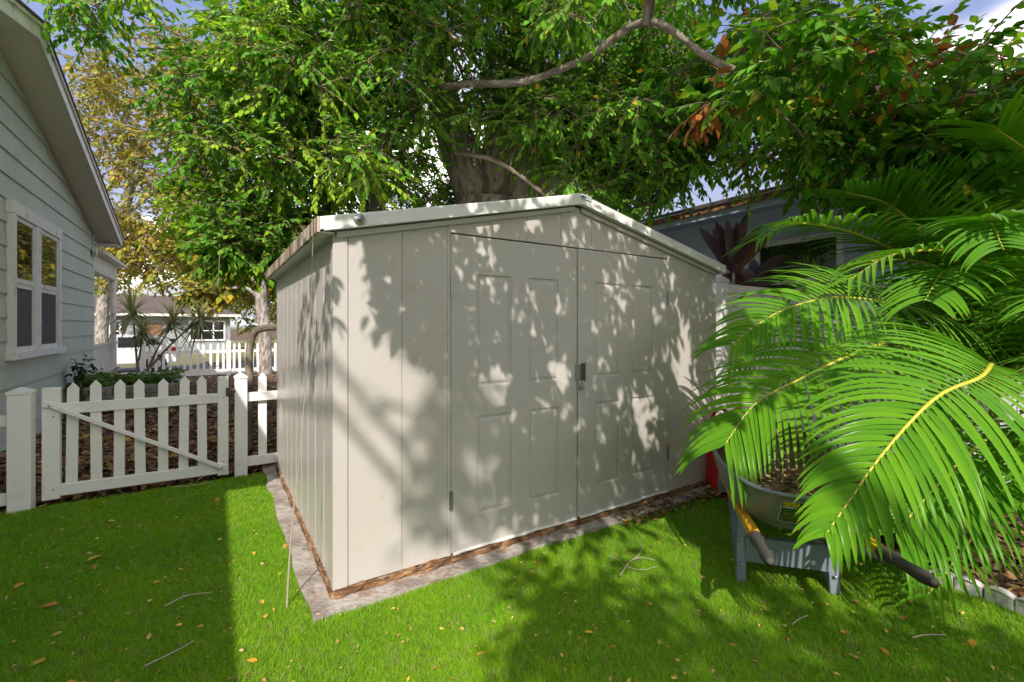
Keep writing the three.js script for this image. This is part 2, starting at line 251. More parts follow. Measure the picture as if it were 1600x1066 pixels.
  const cap = P('ridge_cap', (() => { const o = [], X = .085, y = x => rise(pk) - .222 * Math.abs(x) - .02 * (1 - Math.cos(Math.min(1, Math.abs(x) / .03) * Math.PI / 2)) * 0 ; const xs = [-.085, -.05, -.02, 0, .02, .05, .085]; const sm = x => rise(pk) - .222 * Math.sqrt(x * x + .0009); for (const x of xs) o.push([pk + x, sm(x) - .038]); for (const x of xs.slice().reverse()) o.push([pk + x, sm(x) + .039]); return prism(o, .02, .0585, .004); })(), M.roofTrim);
  const pc = document.createElement('canvas'); pc.width = 128; pc.height = 48; { const c = pc.getContext('2d'); c.fillStyle = '#c9ccd0'; c.fillRect(0, 0, 128, 48); c.fillStyle = '#30466e'; c.fillRect(6, 8, 46, 32); c.fillStyle = '#9fb0c8'; c.fillRect(30, 14, 8, 12); c.fillStyle = '#6f7fa0'; c.fillRect(58, 10, 60, 10); c.fillStyle = '#8d8a92'; c.fillRect(58, 26, 54, 8); }
  const pt = new THREE.CanvasTexture(pc); pt.colorSpace = THREE.SRGBColorSpace;
  const em = P('emblem_plate', new RoundedBoxGeometry(.085, .03, .006, 2, .002).rotateZ(-.12).translate(pk + .037, rise(pk) + .006, .0625), std({ map: pt, roughness: .4 }), shed); em.userData.label = 'small blue and silver maker plate at the gable peak';
  for (const x of [-.008, .082]) P('screw', new THREE.SphereGeometry(.0055, 8, 6).translate(pk + x, rise(pk) + .006 - (x - .037) * .12, .0645), M.darkSteel);
  { const l = new THREE.LatheGeometry([[0, 0], [.029, 0], [.031, .004], [.029, .009], [.021, .008], [.018, .012], [.009, .014], [.008, .02], [0, .021]].map(p => new THREE.Vector2(...p)), 24); l.rotateX(Math.PI / 2); l.translate(.115, rise(.11) + .002, .052); P('round_bolt_cap', l, M.steel); }
  // doors
  const doorW = .962, dy0 = .085, dy1 = 1.962;
  const makeDoor = (x0, hingeLeft) => {
    const door = new THREE.Group(); door.name = 'door'; door.position.set(x0, 0, 0); shed.add(door);
    if (!hingeLeft) { door.position.set(x0 + doorW, 0, 0); door.rotation.y = 0; }
    const o = hingeLeft ? 0 : -doorW;
    const sh = new THREE.Shape([[o, dy0], [o + doorW, dy0], [o + doorW, dy1], [o, dy1]].map(p => new THREE.Vector2(...p)));
    const cols = hingeLeft ? [[.176, .418], [.556, .796]] : [[.166, .406], [.544, .786]], rows = [[.285, .872], [1.058, 1.732]], rects = [];
    for (const c of cols) for (const r of rows) rects.push([o + c[0], o + c[1], r[0], r[1]]);
    for (const [a, b, c, d] of rects) sh.holes.push(new THREE.Path([[a, c], [a, d], [b, d], [b, c]].map(p => new THREE.Vector2(...p))));
    const leaf = new THREE.ExtrudeGeometry(sh, { depth: .010, bevelEnabled: true, bevelSize: .006, bevelThickness: .005, bevelSegments: 3, bevelOffset: -.006 }); leaf.translate(0, 0, -.010);
    mesh('door_leaf', uvm(leaf), M.doorPaint, door);
    mesh('door_core', box(o + .002, o + doorW - .002, dy0 + .002, dy1 - .002, -.035, -.0035), M.doorPaint, door);
    for (const [a, b, c, d] of rects) { const s2 = new THREE.Shape([[a + .013, c + .013], [b - .013, c + .013], [b - .013, d - .013], [a + .013, d - .013]].map(p => new THREE.Vector2(...p))); const e = new THREE.ExtrudeGeometry(s2, { depth: .002, bevelEnabled: true, bevelSize: .024, bevelThickness: .008, bevelSegments: 3, bevelOffset: -.024 }); e.translate(0, 0, -.0055); mesh('raised_panel', uvm(e), M.doorPaint, door); }
    for (const y of [.40, 1.655]) {
      const hx = hingeLeft ? o - .002 : o + doorW + .004, parts = []; for (let k = 0; k < 5; k++) parts.push(new THREE.CylinderGeometry(.0065, .0065, .0205, 10).translate(hx, y + (k - 2) * .0222, .013)); parts.push(box(hx - .012, hx + .012, y - .055, y + .055, .0062, .0085)); mesh('hinge', join(parts), M.steel, door);
    }
    const wp = []; for (let i = 0; i <= 24; i++) wp.push([o + .01 + (doorW - .02) * i / 24, .078 + (N1(i / 24 + (hingeLeft ? 0 : .4), .3, 8, 2) - .5) * .016]);
    const wv = wp.map(p => [p[0], p[1]]).concat(wp.slice().reverse().map(p => [p[0], p[1] + .014])); mesh('bottom_sweep', prism(wv, .006, .018, .001), M.pvc, door);
    return door;
  };
  const d1 = makeDoor(.655, true), d2 = makeDoor(1.622, false);
  d2.rotation.y = .012; d1.rotation.y = -.004;
  // hasp and padlock on the meeting edge
  { const h = new THREE.Group(); h.name = 'hasp_lock'; h.position.set(1.628, 1.10, .014); shed.add(h);
    mesh('plate', new RoundedBoxGeometry(.05, .115, .006, 2, .002).translate(-.004, 0, 0), M.steel, h); mesh('plate', new RoundedBoxGeometry(.03, .125, .008, 2, .002).translate(.036, 0, .012), M.darkSteel, h);
    mesh('shackle', new THREE.TorusGeometry(.015, .0042, 8, 16).rotateY(.7).translate(.022, -.072, .02), M.steel, h); mesh('padlock_body', new RoundedBoxGeometry(.036, .036, .018, 3, .006).rotateZ(.3).translate(.012, -.104, .02), M.steel, h); }
  // decayed sill boards lying on the slab
  const rs = rng(5);
  const sill = (n, f) => { for (let i = 0; i < n; i++) { const gg = f(i / n, (i + 1) / n); const p = gg.attributes.position; for (let k = 0; k < p.count; k++) { const x = p.getX(k), y = p.getY(k), z = p.getZ(k); p.setXYZ(k, x + (N1((x * 3 + 9) / 20, (z * 3 + y * 5 + 9) / 20, 128, 3) - .5) * .03, y + (N2((x * 2 + 9) / 20, (z * 2 + 9) / 20, 200, 3) - .5) * .04 * (y > .05 ? 1 : .2), z + (N3((x * 3 + 9) / 20, (y * 4 + z * 3 + 9) / 20, 160, 3) - .5) * .034); } gg.computeVertexNormals(); P('sill_board', uvm(gg), M.rotWood); } };
  sill(5, (a, b) => { const g0 = new THREE.BoxGeometry(SW * (b - a) - .006, .046, .05, 44, 4, 3); g0.translate(SW * (a + b) / 2, .05, -.012); return g0.toNonIndexed(); });
  sill(4, (a, b) => { const g0 = new THREE.BoxGeometry(.05, .05, SD * (b - a) - .006, 3, 4, 44); g0.translate(.014, .05, -SD * (a + b) / 2); return g0.toNonIndexed(); });
}
// hanging root from the eave to the lawn
{
  const q = [V(SX - .087, 1.90, SZ - .06), V(SX - .10, 1.45, SZ - .09), V(SX - .14, .9, SZ - .06), V(SX - .185, .4, SZ - .075), V(SX - .2, .16, SZ - .08), V(SX - .206, 0, SZ - .084)];
  const t = thing('hanging_root', q[5], 'thin hanging root from the shed eave down to the lawn', 'root');
  mesh('strand', tube(q.map(p => p.clone().sub(q[5])), [.0016, .0015, .0014, .0015, .004, .005], 6, 30), M.dryTwig, t);
}

// ---------------------------------------------------------------- picket fence and gate
const FL = 5.09;                                                         // fence line
{
  const postGeo = (w, h, capc) => [box(-w / 2, w / 2, -.02, h, -w / 2, w / 2, .006), (() => { const g = new THREE.CylinderGeometry(.015, w * .78, .03, 4, 1); g.rotateY(Math.PI / 4); g.translate(0, h + .036, 0); return join([uvm(g), box(-w / 2 - .006, w / 2 + .006, h - .0, h + .021, -w / 2 - .006, w / 2 + .006, .004)]); })()];
  const post = (x, w, h, label, z = -FL) => { const t = thing('fence_post', V(x, 0, z), label, 'fence post', 'posts of the white picket fence'); const [a, b] = postGeo(w, h); mesh('shaft', a, M.pvc, t); mesh('cap', b, M.pvc, t); return t; };
  post(-1.255, .13, .90, 'thick white vinyl fence post at the hinge side of the gate', -FL + .06);
  post(.206, .105, .925, 'white vinyl fence post at the latch side of the gate, nearest the shed');
  const picketGeo = (x, w, y0, y1, z0, z1) => { const g = prism([[x - w / 2, y0], [x + w / 2, y0], [x + w / 2, y1 - .045], [x, y1], [x - w / 2, y1 - .045]], z0, z1, .003); return g; };
  const gate = thing('picket_gate', V(-1.15, 0, -FL), 'white vinyl picket gate with a diagonal brace', 'gate', null, -.03);
  const gw = 1.255, gy = (t) => .02 * t;
  mesh('stile', box(0, .105, .04, .93, -.03, .03, .005), M.pvc, gate); mesh('stile', box(gw - .085, gw, .045, .955, -.03, .03, .005), M.pvc, gate);
  mesh('rail', box(.105, gw - .085, .715, .80, -.022, .022, .004), M.pvc, gate); mesh('rail', box(.105, gw - .085, .06, .15, -.022, .022, .004), M.pvc, gate);
  for (let i = 0; i < 7; i++) { const x = .172 + i * .1475; const k = mesh('picket', picketGeo(0, .072, .12, .962 + .012 * ((i * 7) % 4) / 3, -.012, .0105), M.pvc, gate); k.position.x = x + .004 * ((i * 5) % 3 - 1); k.rotation.z = .006 * ((i * 3) % 5 - 2); }
  const a = V(.05, .795, .046), b = V(gw - .05, .125, .046), mid = a.clone().add(b).multiplyScalar(.5), len = a.distanceTo(b);
  mesh('diagonal_brace', new RoundedBoxGeometry(len, .032, .022, 2, .004).rotateZ(Math.atan2(b.y - a.y, b.x - a.x)).translate(mid.x, mid.y, mid.z - .001), M.pvc, gate);
  for (const p of [a, b]) { mesh('bracket', new RoundedBoxGeometry(.085, .05, .012, 2, .003).rotateZ(-.3).translate(p.x, p.y, .0365), M.pvc, gate); mesh('bolt', new THREE.SphereGeometry(.008, 8, 6).translate(p.x, p.y - .004, .06), M.steel, gate); }
  for (const [x, y] of [[.07, .70], [.07, .12], [gw - .04, .76], [gw - .04, .17]]) mesh('bolt', new THREE.SphereGeometry(.007, 8, 6).translate(x, y, .031), M.steel, gate);
  mesh('latch', join([box(gw - .01, gw + .055, .80, .822, .012, .03), box(gw - .02, gw + .01, .77, .85, .0305, .038)]), M.darkSteel, gate);
  const sec = thing('picket_fence_section', V(.26, 0, -FL), 'short white picket fence section between gate post and shed', 'fence');
  mesh('rail', box(0, .40, .70, .785, -.02, .02, .004), M.pvc, sec); mesh('rail', box(0, .40, .08, .17, -.02, .02, .004), M.pvc, sec);
  mesh('picket', picketGeo(.13, .075, .10, .97, -.034, -.0205), M.pvc, sec); mesh('picket', picketGeo(.30, .075, .10, .97, -.034, -.0205), M.pvc, sec);
  const sl = thing('picket_fence_section', V(-1.98, 0, -FL + .06), 'white picket fence section between the hinge post and the pale green house', 'fence');
  mesh('rail', box(0, .66, .66, .745, -.02, .02, .004), M.pvc, sl); mesh('rail', box(0, .66, .06, .15, -.02, .02, .004), M.pvc, sl);
  for (let i = 0; i < 4; i++) mesh('picket', picketGeo(.09 + i * .155, .075, .08, .94, .0205, .034), M.pvc, sl);
  // street fence
  const y0 = -.02, FZ = -15.7;
  for (let k = 0; k < 4; k++) {
    const x0 = -1.62 + k * 1.95, t = thing('street_fence_section', V(x0, 0, FZ), ['white picket fence panel by the white car', 'second white picket panel from the car', 'white picket panel in front of the grey tree trunk', 'white picket panel ending behind the shed'][k], 'fence', 'panels of the street picket fence');
    mesh('rail', box(.06, 1.89, .66, .74, -.02, .02), M.pvc, t); mesh('rail', box(.06, 1.89, .1, .19, -.02, .02), M.pvc, t);
    for (let i = 0; i < 12; i++) { const q = mesh('picket', picketGeo(0, .065, .06, .94, .0205, .036), M.pvc, t); q.position.x = .13 + i * .154; q.rotation.z = .012 * ((i * 3 + k) % 5 - 2); }
    const [pa, pb] = postGeo(.11, .96); mesh('post', pa, M.pvc, t); mesh('post_cap', pb, M.pvc, t);
  }
}

// ---------------------------------------------------------------- pale green house on the left
{
  const HX = -2.0, L0 = 2.05, L1 = 11.9, ridgeL = 7.05, ridgeH = 4.60, sl = .286;
  const house = thing('gabled_house', V(HX, 0, -ridgeL), 'pale green lap-sided house with a white gable overhang, at the left edge', 'house');
  const P = (n, g, m, par = house) => { g.translate(-HX, 0, ridgeL); return mesh(n, g, m, par); };
  const rakeH = L => ridgeH - .02 - sl * Math.abs(L - ridgeL);
  // siding boards, lapped
  const ex = .27; let y = -.1;
  const base = 1.52 - ex * 6;
  for (let k = 0; k < 17; k++) {
    const ya = base + k * ex, yb = ya + ex + .02; if (ya > ridgeH - .1) break;
    const clipL = h => { const w = (ridgeH - .03 - h) / sl; return [Math.max(L0, ridgeL - w), Math.min(L1, ridgeL + w)]; };
    const c0 = clipL(ya), c1 = clipL(yb); if (c0[1] - c0[0] < .1) continue;
    const q = [[c0[0], ya], [c0[1], ya], [c1[1], yb], [c1[0], yb]];
    if (c1[1] <= c1[0]) q.splice(2, 2, [ridgeL, ridgeH - .03]);
    const g = prismX(q, HX - .03, HX, 0); const p = g.attributes.position;
    for (let i = 0; i < p.count; i++) if (p.getX(i) > HX - .01) p.setX(i, HX + .02 - .019 * clamp((p.getY(i) - ya) / (yb - ya), 0, 1));
    g.computeVertexNormals(); P('siding_board', g, M.siding);
  }
  P('wall_core', prismX([[L0 + .02, -.1], [L1 - .02, -.1], [L1 - .02, rakeH(L1) - .05], [ridgeL, ridgeH - .1], [L0 + .02, rakeH(L0) - .05]], HX - 6, HX - .032), M.siding);
  P('corner_board', box(HX - .05, HX + .028, -.1, rakeH(L1) + .02, -L1 - .03, -L1 + .045, .004), M.trim);
  P('corner_board', box(HX - .05, HX + .028, -.1, rakeH(L0) + .02, -L0 - .045, -L0 + .03, .004), M.trim);
  // overhanging roof: ridged soffit, fascia, drip edge, roof slabs
  const XR = -1.615, eF = 12.35, eN = 1.5;
  for (const [la, lb] of [[ridgeL, eF], [eN, ridgeL]]) {
    const n = Math.round((lb - la) / .085), top = [], bot = [];
    for (let i = 0; i < n; i++) for (const [f, e] of [[0, 0], [.06, -.009], [.9, -.009], [.96, 0]]) { const L = lerp(la, lb, (i + f) / n); bot.push([L, ridgeH - .0 - sl * Math.abs(L - ridgeL) + e]); }
    const q = bot.concat([[lb, ridgeH - sl * Math.abs(lb - ridgeL) + .03], [la, ridgeH - sl * Math.abs(la - ridgeL) + .03]]);
    P('soffit', prismX(q, HX - .02, XR - .022), M.soffit);
    const band = (y0, y1, x0, x1, name, m, ext = 0) => { const a = Math.min(la, lb), b = Math.max(la, lb), H = L => ridgeH - sl * Math.abs(L - ridgeL); const A = a === ridgeL ? a : a - ext, Bq = b === ridgeL ? b : b + ext; P(name, prismX([[A, H(A) + y0], [Bq, H(Bq) + y0], [Bq, H(Bq) + y1], [A, H(A) + y1]], x0, x1, .002), m); };
    band(-.03, .135, XR - .02, XR, 'rake_board', M.trim, .02); band(.11, .15, XR + .001, XR + .022, 'drip_edge', M.trim, .03);
    band(.152, .185, HX - 6.2, XR + .035, 'roof_slope', M.shingle, .05); band(.04, .15, HX - 6, XR - .024, 'roof_deck', M.soffit, 0);
  }
  const eh = ridgeH - sl * (eF - ridgeL);
  P('eave_return', box(HX - .02, XR - .021, eh - .06, eh + .03, -eF, -eF + .022), M.trim);
  P('eave_return_soffit', box(HX - .02, XR - .021, eh - .058, eh - .04, -eF + .023, -L1 - .032), M.soffit);
  // porch beyond the corner
  P('porch_beam', box(HX - .12, HX + .0, 2.52, 2.86, -14.6, -L1 - .035, .006), M.trim);
  P('porch_roof', box(HX - 3, HX + .16, 2.862, 2.93, -14.9, -L1 - .04, .006), M.trim);
  P('porch_ceiling', box(HX - 3, HX - .125, 2.6, 2.66, -14.5, -L1 - .03), M.soffit);
  const pp = P('porch_post', (() => { const l = new THREE.LatheGeometry([[.07, .95], [.07, 1.2], [.045, 1.26], [.06, 1.5], [.052, 2.1], [.075, 2.2], [.05, 2.26], [.085, 2.34], [.085, 2.52]].map(p => new THREE.Vector2(...p)), 16); l.translate(HX - .06, 0, -14.45); return l; })(), M.trim);
  P('porch_floor', box(HX - 3, HX + .02, .2, .42, -14.6, -L1 - .05), M.concrete);
  for (let i = 0; i < 18; i++) P('skirt_slat', box(HX - .04, HX + .012, .12, 1.0, -L1 - .06 - (i + 1) * .139, -L1 - .06 - i * .139 - .018, .003), M.trim);
  P('skirt_rail', box(HX - .06, HX + .03, 1.002, 1.06, -14.6, -L1 - .05, .004), M.trim);
  P('utility_box', new THREE.CylinderGeometry(.085, .085, .06, 20).rotateZ(Math.PI / 2).translate(HX + .06, 2.86, -L1 + .12), M.trim);
  // twin sash window
  const win = new THREE.Group(); win.name = 'window'; house.add(win);
  const W = (n, g, m) => P(n, g, m, win);
  const wl0 = 7.5, wl1 = 9.5, wy0 = 1.12, wy1 = 2.86;                      // along the wall, heights
  W('casing', box(HX + .0, HX + .062, wy0, wy1, -wl0 - .13, -wl0, .004), M.trim); W('casing', box(HX + .0, HX + .062, wy0, wy1, -wl1, -wl1 + .13, .004), M.trim);
  W('casing', box(HX + .0, HX + .066, wy1 - .14, wy1 + .01, -wl1 - .01, -wl0 + .01, .004), M.trim); W('mullion', box(HX + .0, HX + .06, wy0, wy1 - .14, -8.54, -8.32, .004), M.trim);
  W('sill', box(HX - .0, HX + .10, wy0 - .09, wy0, -wl1 - .06, -wl0 + .06, .006), M.trim);
  for (const [a, b] of [[wl0 + .13, 8.32], [8.54, wl1 - .13]]) {
    W('recess', box(HX + .018, HX + .0215, wy0, wy1 - .14, -b, -a), M.screen);
    const mid = 1.93; const sash = (y0, y1, off) => { const f = .055; W('sash', join([box(HX + .022 + off, HX + .04 + off, y0, y0 + f, -b, -a), box(HX + .022 + off, HX + .04 + off, y1 - f, y1, -b, -a), box(HX + .022 + off, HX + .04 + off, y0 + f, y1 - f, -a - f, -a), box(HX + .022 + off, HX + .04 + off, y0 + f, y1 - f, -b, -b + f)]), M.trim); W('pane', box(HX + .027 + off, HX + .031 + off, y0 + f, y1 - f, -b + f, -a - f), y0 > 1.5 ? M.glass : M.screen); };
    sash(wy0, mid, 0); sash(mid + .003, wy1 - .141, .006);
  }
  // rear wing behind the viewer, its eave shades the left of the lawn
  P('rear_wing_wall', box(HX - 4, HX + .01, -.1, 2.36, -L0 + .06, 7.5), M.siding);
  P('rear_wing_roof', box(HX - 4.2, -1.56, 2.36, 2.47, -2.1, 7.8), M.shingle);
}
// ---------------------------------------------------------------- blue-grey house on the right
{
  const WX = 6.65, t = thing('neighbour_house', V(WX, 0, -2), 'blue-grey neighbour house with brown roof edge behind the white fence', 'house');
  const P = (n, g, m, par = t) => { g.translate(-WX, 0, 2); return mesh(n, g, m, par); };
  for (let k = 0; k < 13; k++) P('wall_board', (() => { const g = box(WX - .02, WX, k * .25 - .1, k * .25 + .16, -7.2, 6); const p = g.attributes.position; for (let i = 0; i < p.count; i++) if (p.getX(i) < WX - .01) p.setX(i, WX - .02 + .016 * ((p.getY(i) - k * .25 + .1) / .26)); return g; })(), M.blueWall);
  P('wall_core', box(WX + .001, WX + 6, -.1, 3.2, -7.2, 6), M.blueWall);
  P('soffit', box(6.2, WX - .021, 3.07, 3.10, -7.4, 6.2), M.blueWall); P('fascia', box(6.17, 6.199, 3.02, 3.17, -7.5, 6.3, .004), M.blueWall);
  P('gutter_board', box(6.13, 6.168, 3.10, 3.19, -7.5, 6.3, .004), M.rotWood);
  const rf = prism([[6.1, 3.192], [WX + 3.5, 4.35], [WX + 3.5, 4.4], [6.1, 3.235]], -7.55, 6.4); P('roof_slope', rf, M.shingle);
  const w = new THREE.Group(); w.name = 'window'; t.add(w);
  const z0 = -3.72, z1 = -2.60, y0 = 1.55, y1 = 2.62, X = WX - .02;
  for (const b of [[z0, z1, y1 - .07, y1], [z0, z1, y0, y0 + .07], [z0, z0 + .07, y0 + .07, y1 - .07], [z1 - .07, z1, y0 + .07, y1 - .07]]) P('window_frame', box(X - .04, X + .002, b[2], b[3], b[0], b[1], .003), M.trim, w);
  P('meeting_rail', box(X - .035, X + .002, 2.0, 2.06, z0 + .07, z1 - .07), M.trim, w); P('pane', box(X - .012, X - .006, y0 + .07, y1 - .07, z0 + .07, z1 - .07), M.glass, w);
}
// white privacy fence beside the shed and along the neighbour
{
  const f = (x0, x1, z, label) => {
    const t = thing('privacy_fence', V(x0, 0, z), label, 'fence', 'white vinyl privacy fence runs');
    const n = Math.round((x1 - x0) / .15), w = (x1 - x0) / n;
    for (let i = 0; i < n; i++) mesh('board', box(i * w + .003, (i + 1) * w - .003, .06, 1.76, -.012, .012, .003), M.pvcFence, t);
    mesh('top_rail', box(0, x1 - x0, 1.762, 1.85, -.03, .03, .004), M.pvcFence, t); mesh('bottom_rail', box(0, x1 - x0, .0, .058, -.03, .03, .004), M.pvcFence, t);
    return t;
  };
  f(3.80, 4.215, -2.80, 'narrow white vinyl fence strip between the shed and the square post');
  f(4.35, 5.95, -2.80, 'white vinyl privacy fence panel behind the palm, right of the square post');
  const t2 = f(-2.8, 1.6, 5.95, 'white vinyl fence run along the blue-grey house behind the palm'); t2.rotation.y = -Math.PI / 2; t2.position.set(5.99, 0, -2.83);
  const p = thing('privacy_fence_post', V(4.28, 0, -2.78), 'square white vinyl post of the tall fence next to the shed', 'fence post');
  mesh('shaft', box(-.063, .063, 0, 1.86, -.063, .063, .006), M.pvcFence, p); { const g = new THREE.CylinderGeometry(.02, .105, .05, 4); g.rotateY(Math.PI / 4); g.translate(0, 1.912, 0); mesh('cap', join([uvm(g), box(-.072, .072, 1.861, 1.888, -.072, .072, .004)]), M.pvcFence, p); }
}

// ---------------------------------------------------------------- foliage tools
const UP = V(0, 1, 0);
function leafGeo(w = .5, fold = .16, bend = .18) {               // unit-long leaf along +x, blade faces +y
  const xs = [0, .14, .36, .6, .82, 1], ws = [.0, .62, 1, .82, .36, 0], pos = [], ind = [];
  xs.forEach((x, i) => { const h = w / 2 * ws[i], y = -bend * x * x; pos.push(x, y, 0, x, y + fold * h * 2 * .5, h, x, y + fold * h * 2 * .5, -h); });
  for (let i = 0; i < 5; i++) { const a = i * 3, b = a + 3; if (i === 0) ind.push(a, b + 1, b, a, b, b + 2); else if (i === 4) ind.push(a, a + 1, b, a, b, a + 2); else ind.push(a, a + 1, b + 1, a, b + 1, b, a, b, b + 2, a, b + 2, a + 2); }
  const g = new THREE.BufferGeometry(); g.setAttribute('position', new THREE.Float32BufferAttribute(pos, 3)); g.setIndex(ind); g.computeVertexNormals(); g.setAttribute('uv', new THREE.Float32BufferAttribute(new Float32Array(pos.length / 3 * 2), 2)); return g;
}
const LEAF = leafGeo(), LEAFW = leafGeo(.55, .12, .1), LEAFN = leafGeo(.24, .1, .25);
const twigGeo = (() => { const q = []; for (let i = 0; i <= 4; i++) { const t = i / 4; q.push(V(t, -.22 * t * t, 0)); } return tube(q, [.016, .006], 4, 5); })();   // unit spray twig along +x
const frame = (dir, roll = 0) => { const x = dir.clone().normalize(); let z = x.clone().cross(UP); if (z.lengthSq() < 1e-4) z.set(0, 0, 1); z.normalize(); const y = z.clone().cross(x); const m = new THREE.Matrix4().makeBasis(x, y, z); return roll ? m.multiply(new THREE.Matrix4().makeRotationX(roll)) : m; };
class Foliage {
  constructor(seed, palette) { this.r = rng(seed); this.leaves = []; this.cols = []; this.twigs = []; this.pal = palette; }
  pick() { const r = this.r(); let s = 0; for (const [w, c] of this.pal) { s += w; if (r < s) return c; } return this.pal[0][1]; }
  leaf(p, dir, size, roll, col) { const m = frame(dir, roll); m.scale(V(size, size, size)); m.setPosition(p); this.leaves.push(m); const r = this.r, c = col || this.pick(), k = .75 + .5 * r(), y = r(); this.cols.push(C(c[0] * k * (.9 + .3 * y), c[1] * k, c[2] * k)); }
  spray(p, dir, len, n, size, col, droop = .35) {                 // a leafy twig
    const r = this.r, m = frame(dir, (r() - .5) * .6); m.scale(V(len, len, len)); m.setPosition(p); this.twigs.push(m);
    const base = frame(dir), R = new THREE.Matrix4().extractRotation(base);
    for (let i = 0; i < n; i++) {
      const t = .12 + .88 * (i + r() * .6) / n, q = V(t, -.22 * t * t, 0).applyMatrix4(m), side = i % 2 ? 1 : -1;
      const d = V(.5 + .5 * t + (r() - .5) * .5, -.15 + (r() - .5) * .6, side * (.9 - .5 * t) + (r() - .5) * .5).applyMatrix4(R); d.y -= droop; 
      this.leaf(q, d, size * (.65 + .6 * r()), (r() - .5) * 1.6, col);
    }
  }
  clump(c, rad, sprays, leaves, size, out, col) {                 // sprays leaving one point every way, biased along out
    const r = this.r;
    for (let i = 0; i < sprays; i++) { const d = V(r() * 2 - 1, (r() * 2 - 1) * .8 - .05, r() * 2 - 1).normalize(); if (out) d.addScaledVector(out, .5).normalize(); const p = c.clone().addScaledVector(d, rad * .25 * r()); this.spray(p, d, rad * (.6 + .6 * r()), leaves, size, col); }
  }
  build(parent, geo, mat, name = 'crown') {
    const im = shade(new THREE.InstancedMesh(geo, mat, this.leaves.length)); im.name = name; im.userData.kind = 'stuff';
    this.leaves.forEach((m, i) => { im.setMatrixAt(i, m); im.setColorAt(i, this.cols[i]); }); parent.add(im);
    if (this.twigs.length) { const tm = shade(new THREE.InstancedMesh(twigGeo, M.twig, this.twigs.length)); tm.name = 'twigs'; tm.userData.kind = 'stuff'; this.twigs.forEach((m, i) => tm.setMatrixAt(i, m)); parent.add(tm); }
    return im;
  }
}
// a skeleton of limbs; clumps reach it by thin branches from its nearest node
class Limbs {
  constructor(seed) { this.nodes = []; this.r = rng(seed); this.thin = []; }
  limb(pts, radii, parent, mat, name, seg = 8) { const cv = new THREE.CatmullRomCurve3(pts, false, 'centripetal'); const n = Math.max(6, Math.round(cv.getLength() / .3)); for (let i = 1; i <= n; i++) this.nodes.push(cv.getPointAt(i / n)); return mesh(name, tube(pts, radii, seg, Math.max(8, pts.length * 6)), mat, parent); }
  reach(c, r0 = .012, maxLen = 9) { let b = null, bd = 1e9; for (const n of this.nodes) { const d = n.distanceTo(c) + (n.y > c.y ? .3 : 0); if (d < bd) { bd = d; b = n; } } if (!b || bd < .12 || bd > maxLen) { this.nodes.push(c.clone()); return b; } const r = this.r, m = b.clone().lerp(c, .5).add(V((r() - .5) * bd * .25, bd * .1, (r() - .5) * bd * .25)); this.thin.push(tube([b, m, c], [r0 + bd * .006, r0 * .35], 5, 5)); this.nodes.push(m, c.clone()); return b; }
  build(parent, mat, name = 'branches') { if (!this.thin.length) return; const m = mesh(name, join(this.thin), mat, parent); m.userData.kind = 'stuff'; }
}
// camera-plan position of a world point, to keep shading foliage overhead
const toPlan = p => [p.x * CY + p.z * SY, p.x * SY - p.z * CY, p.y];

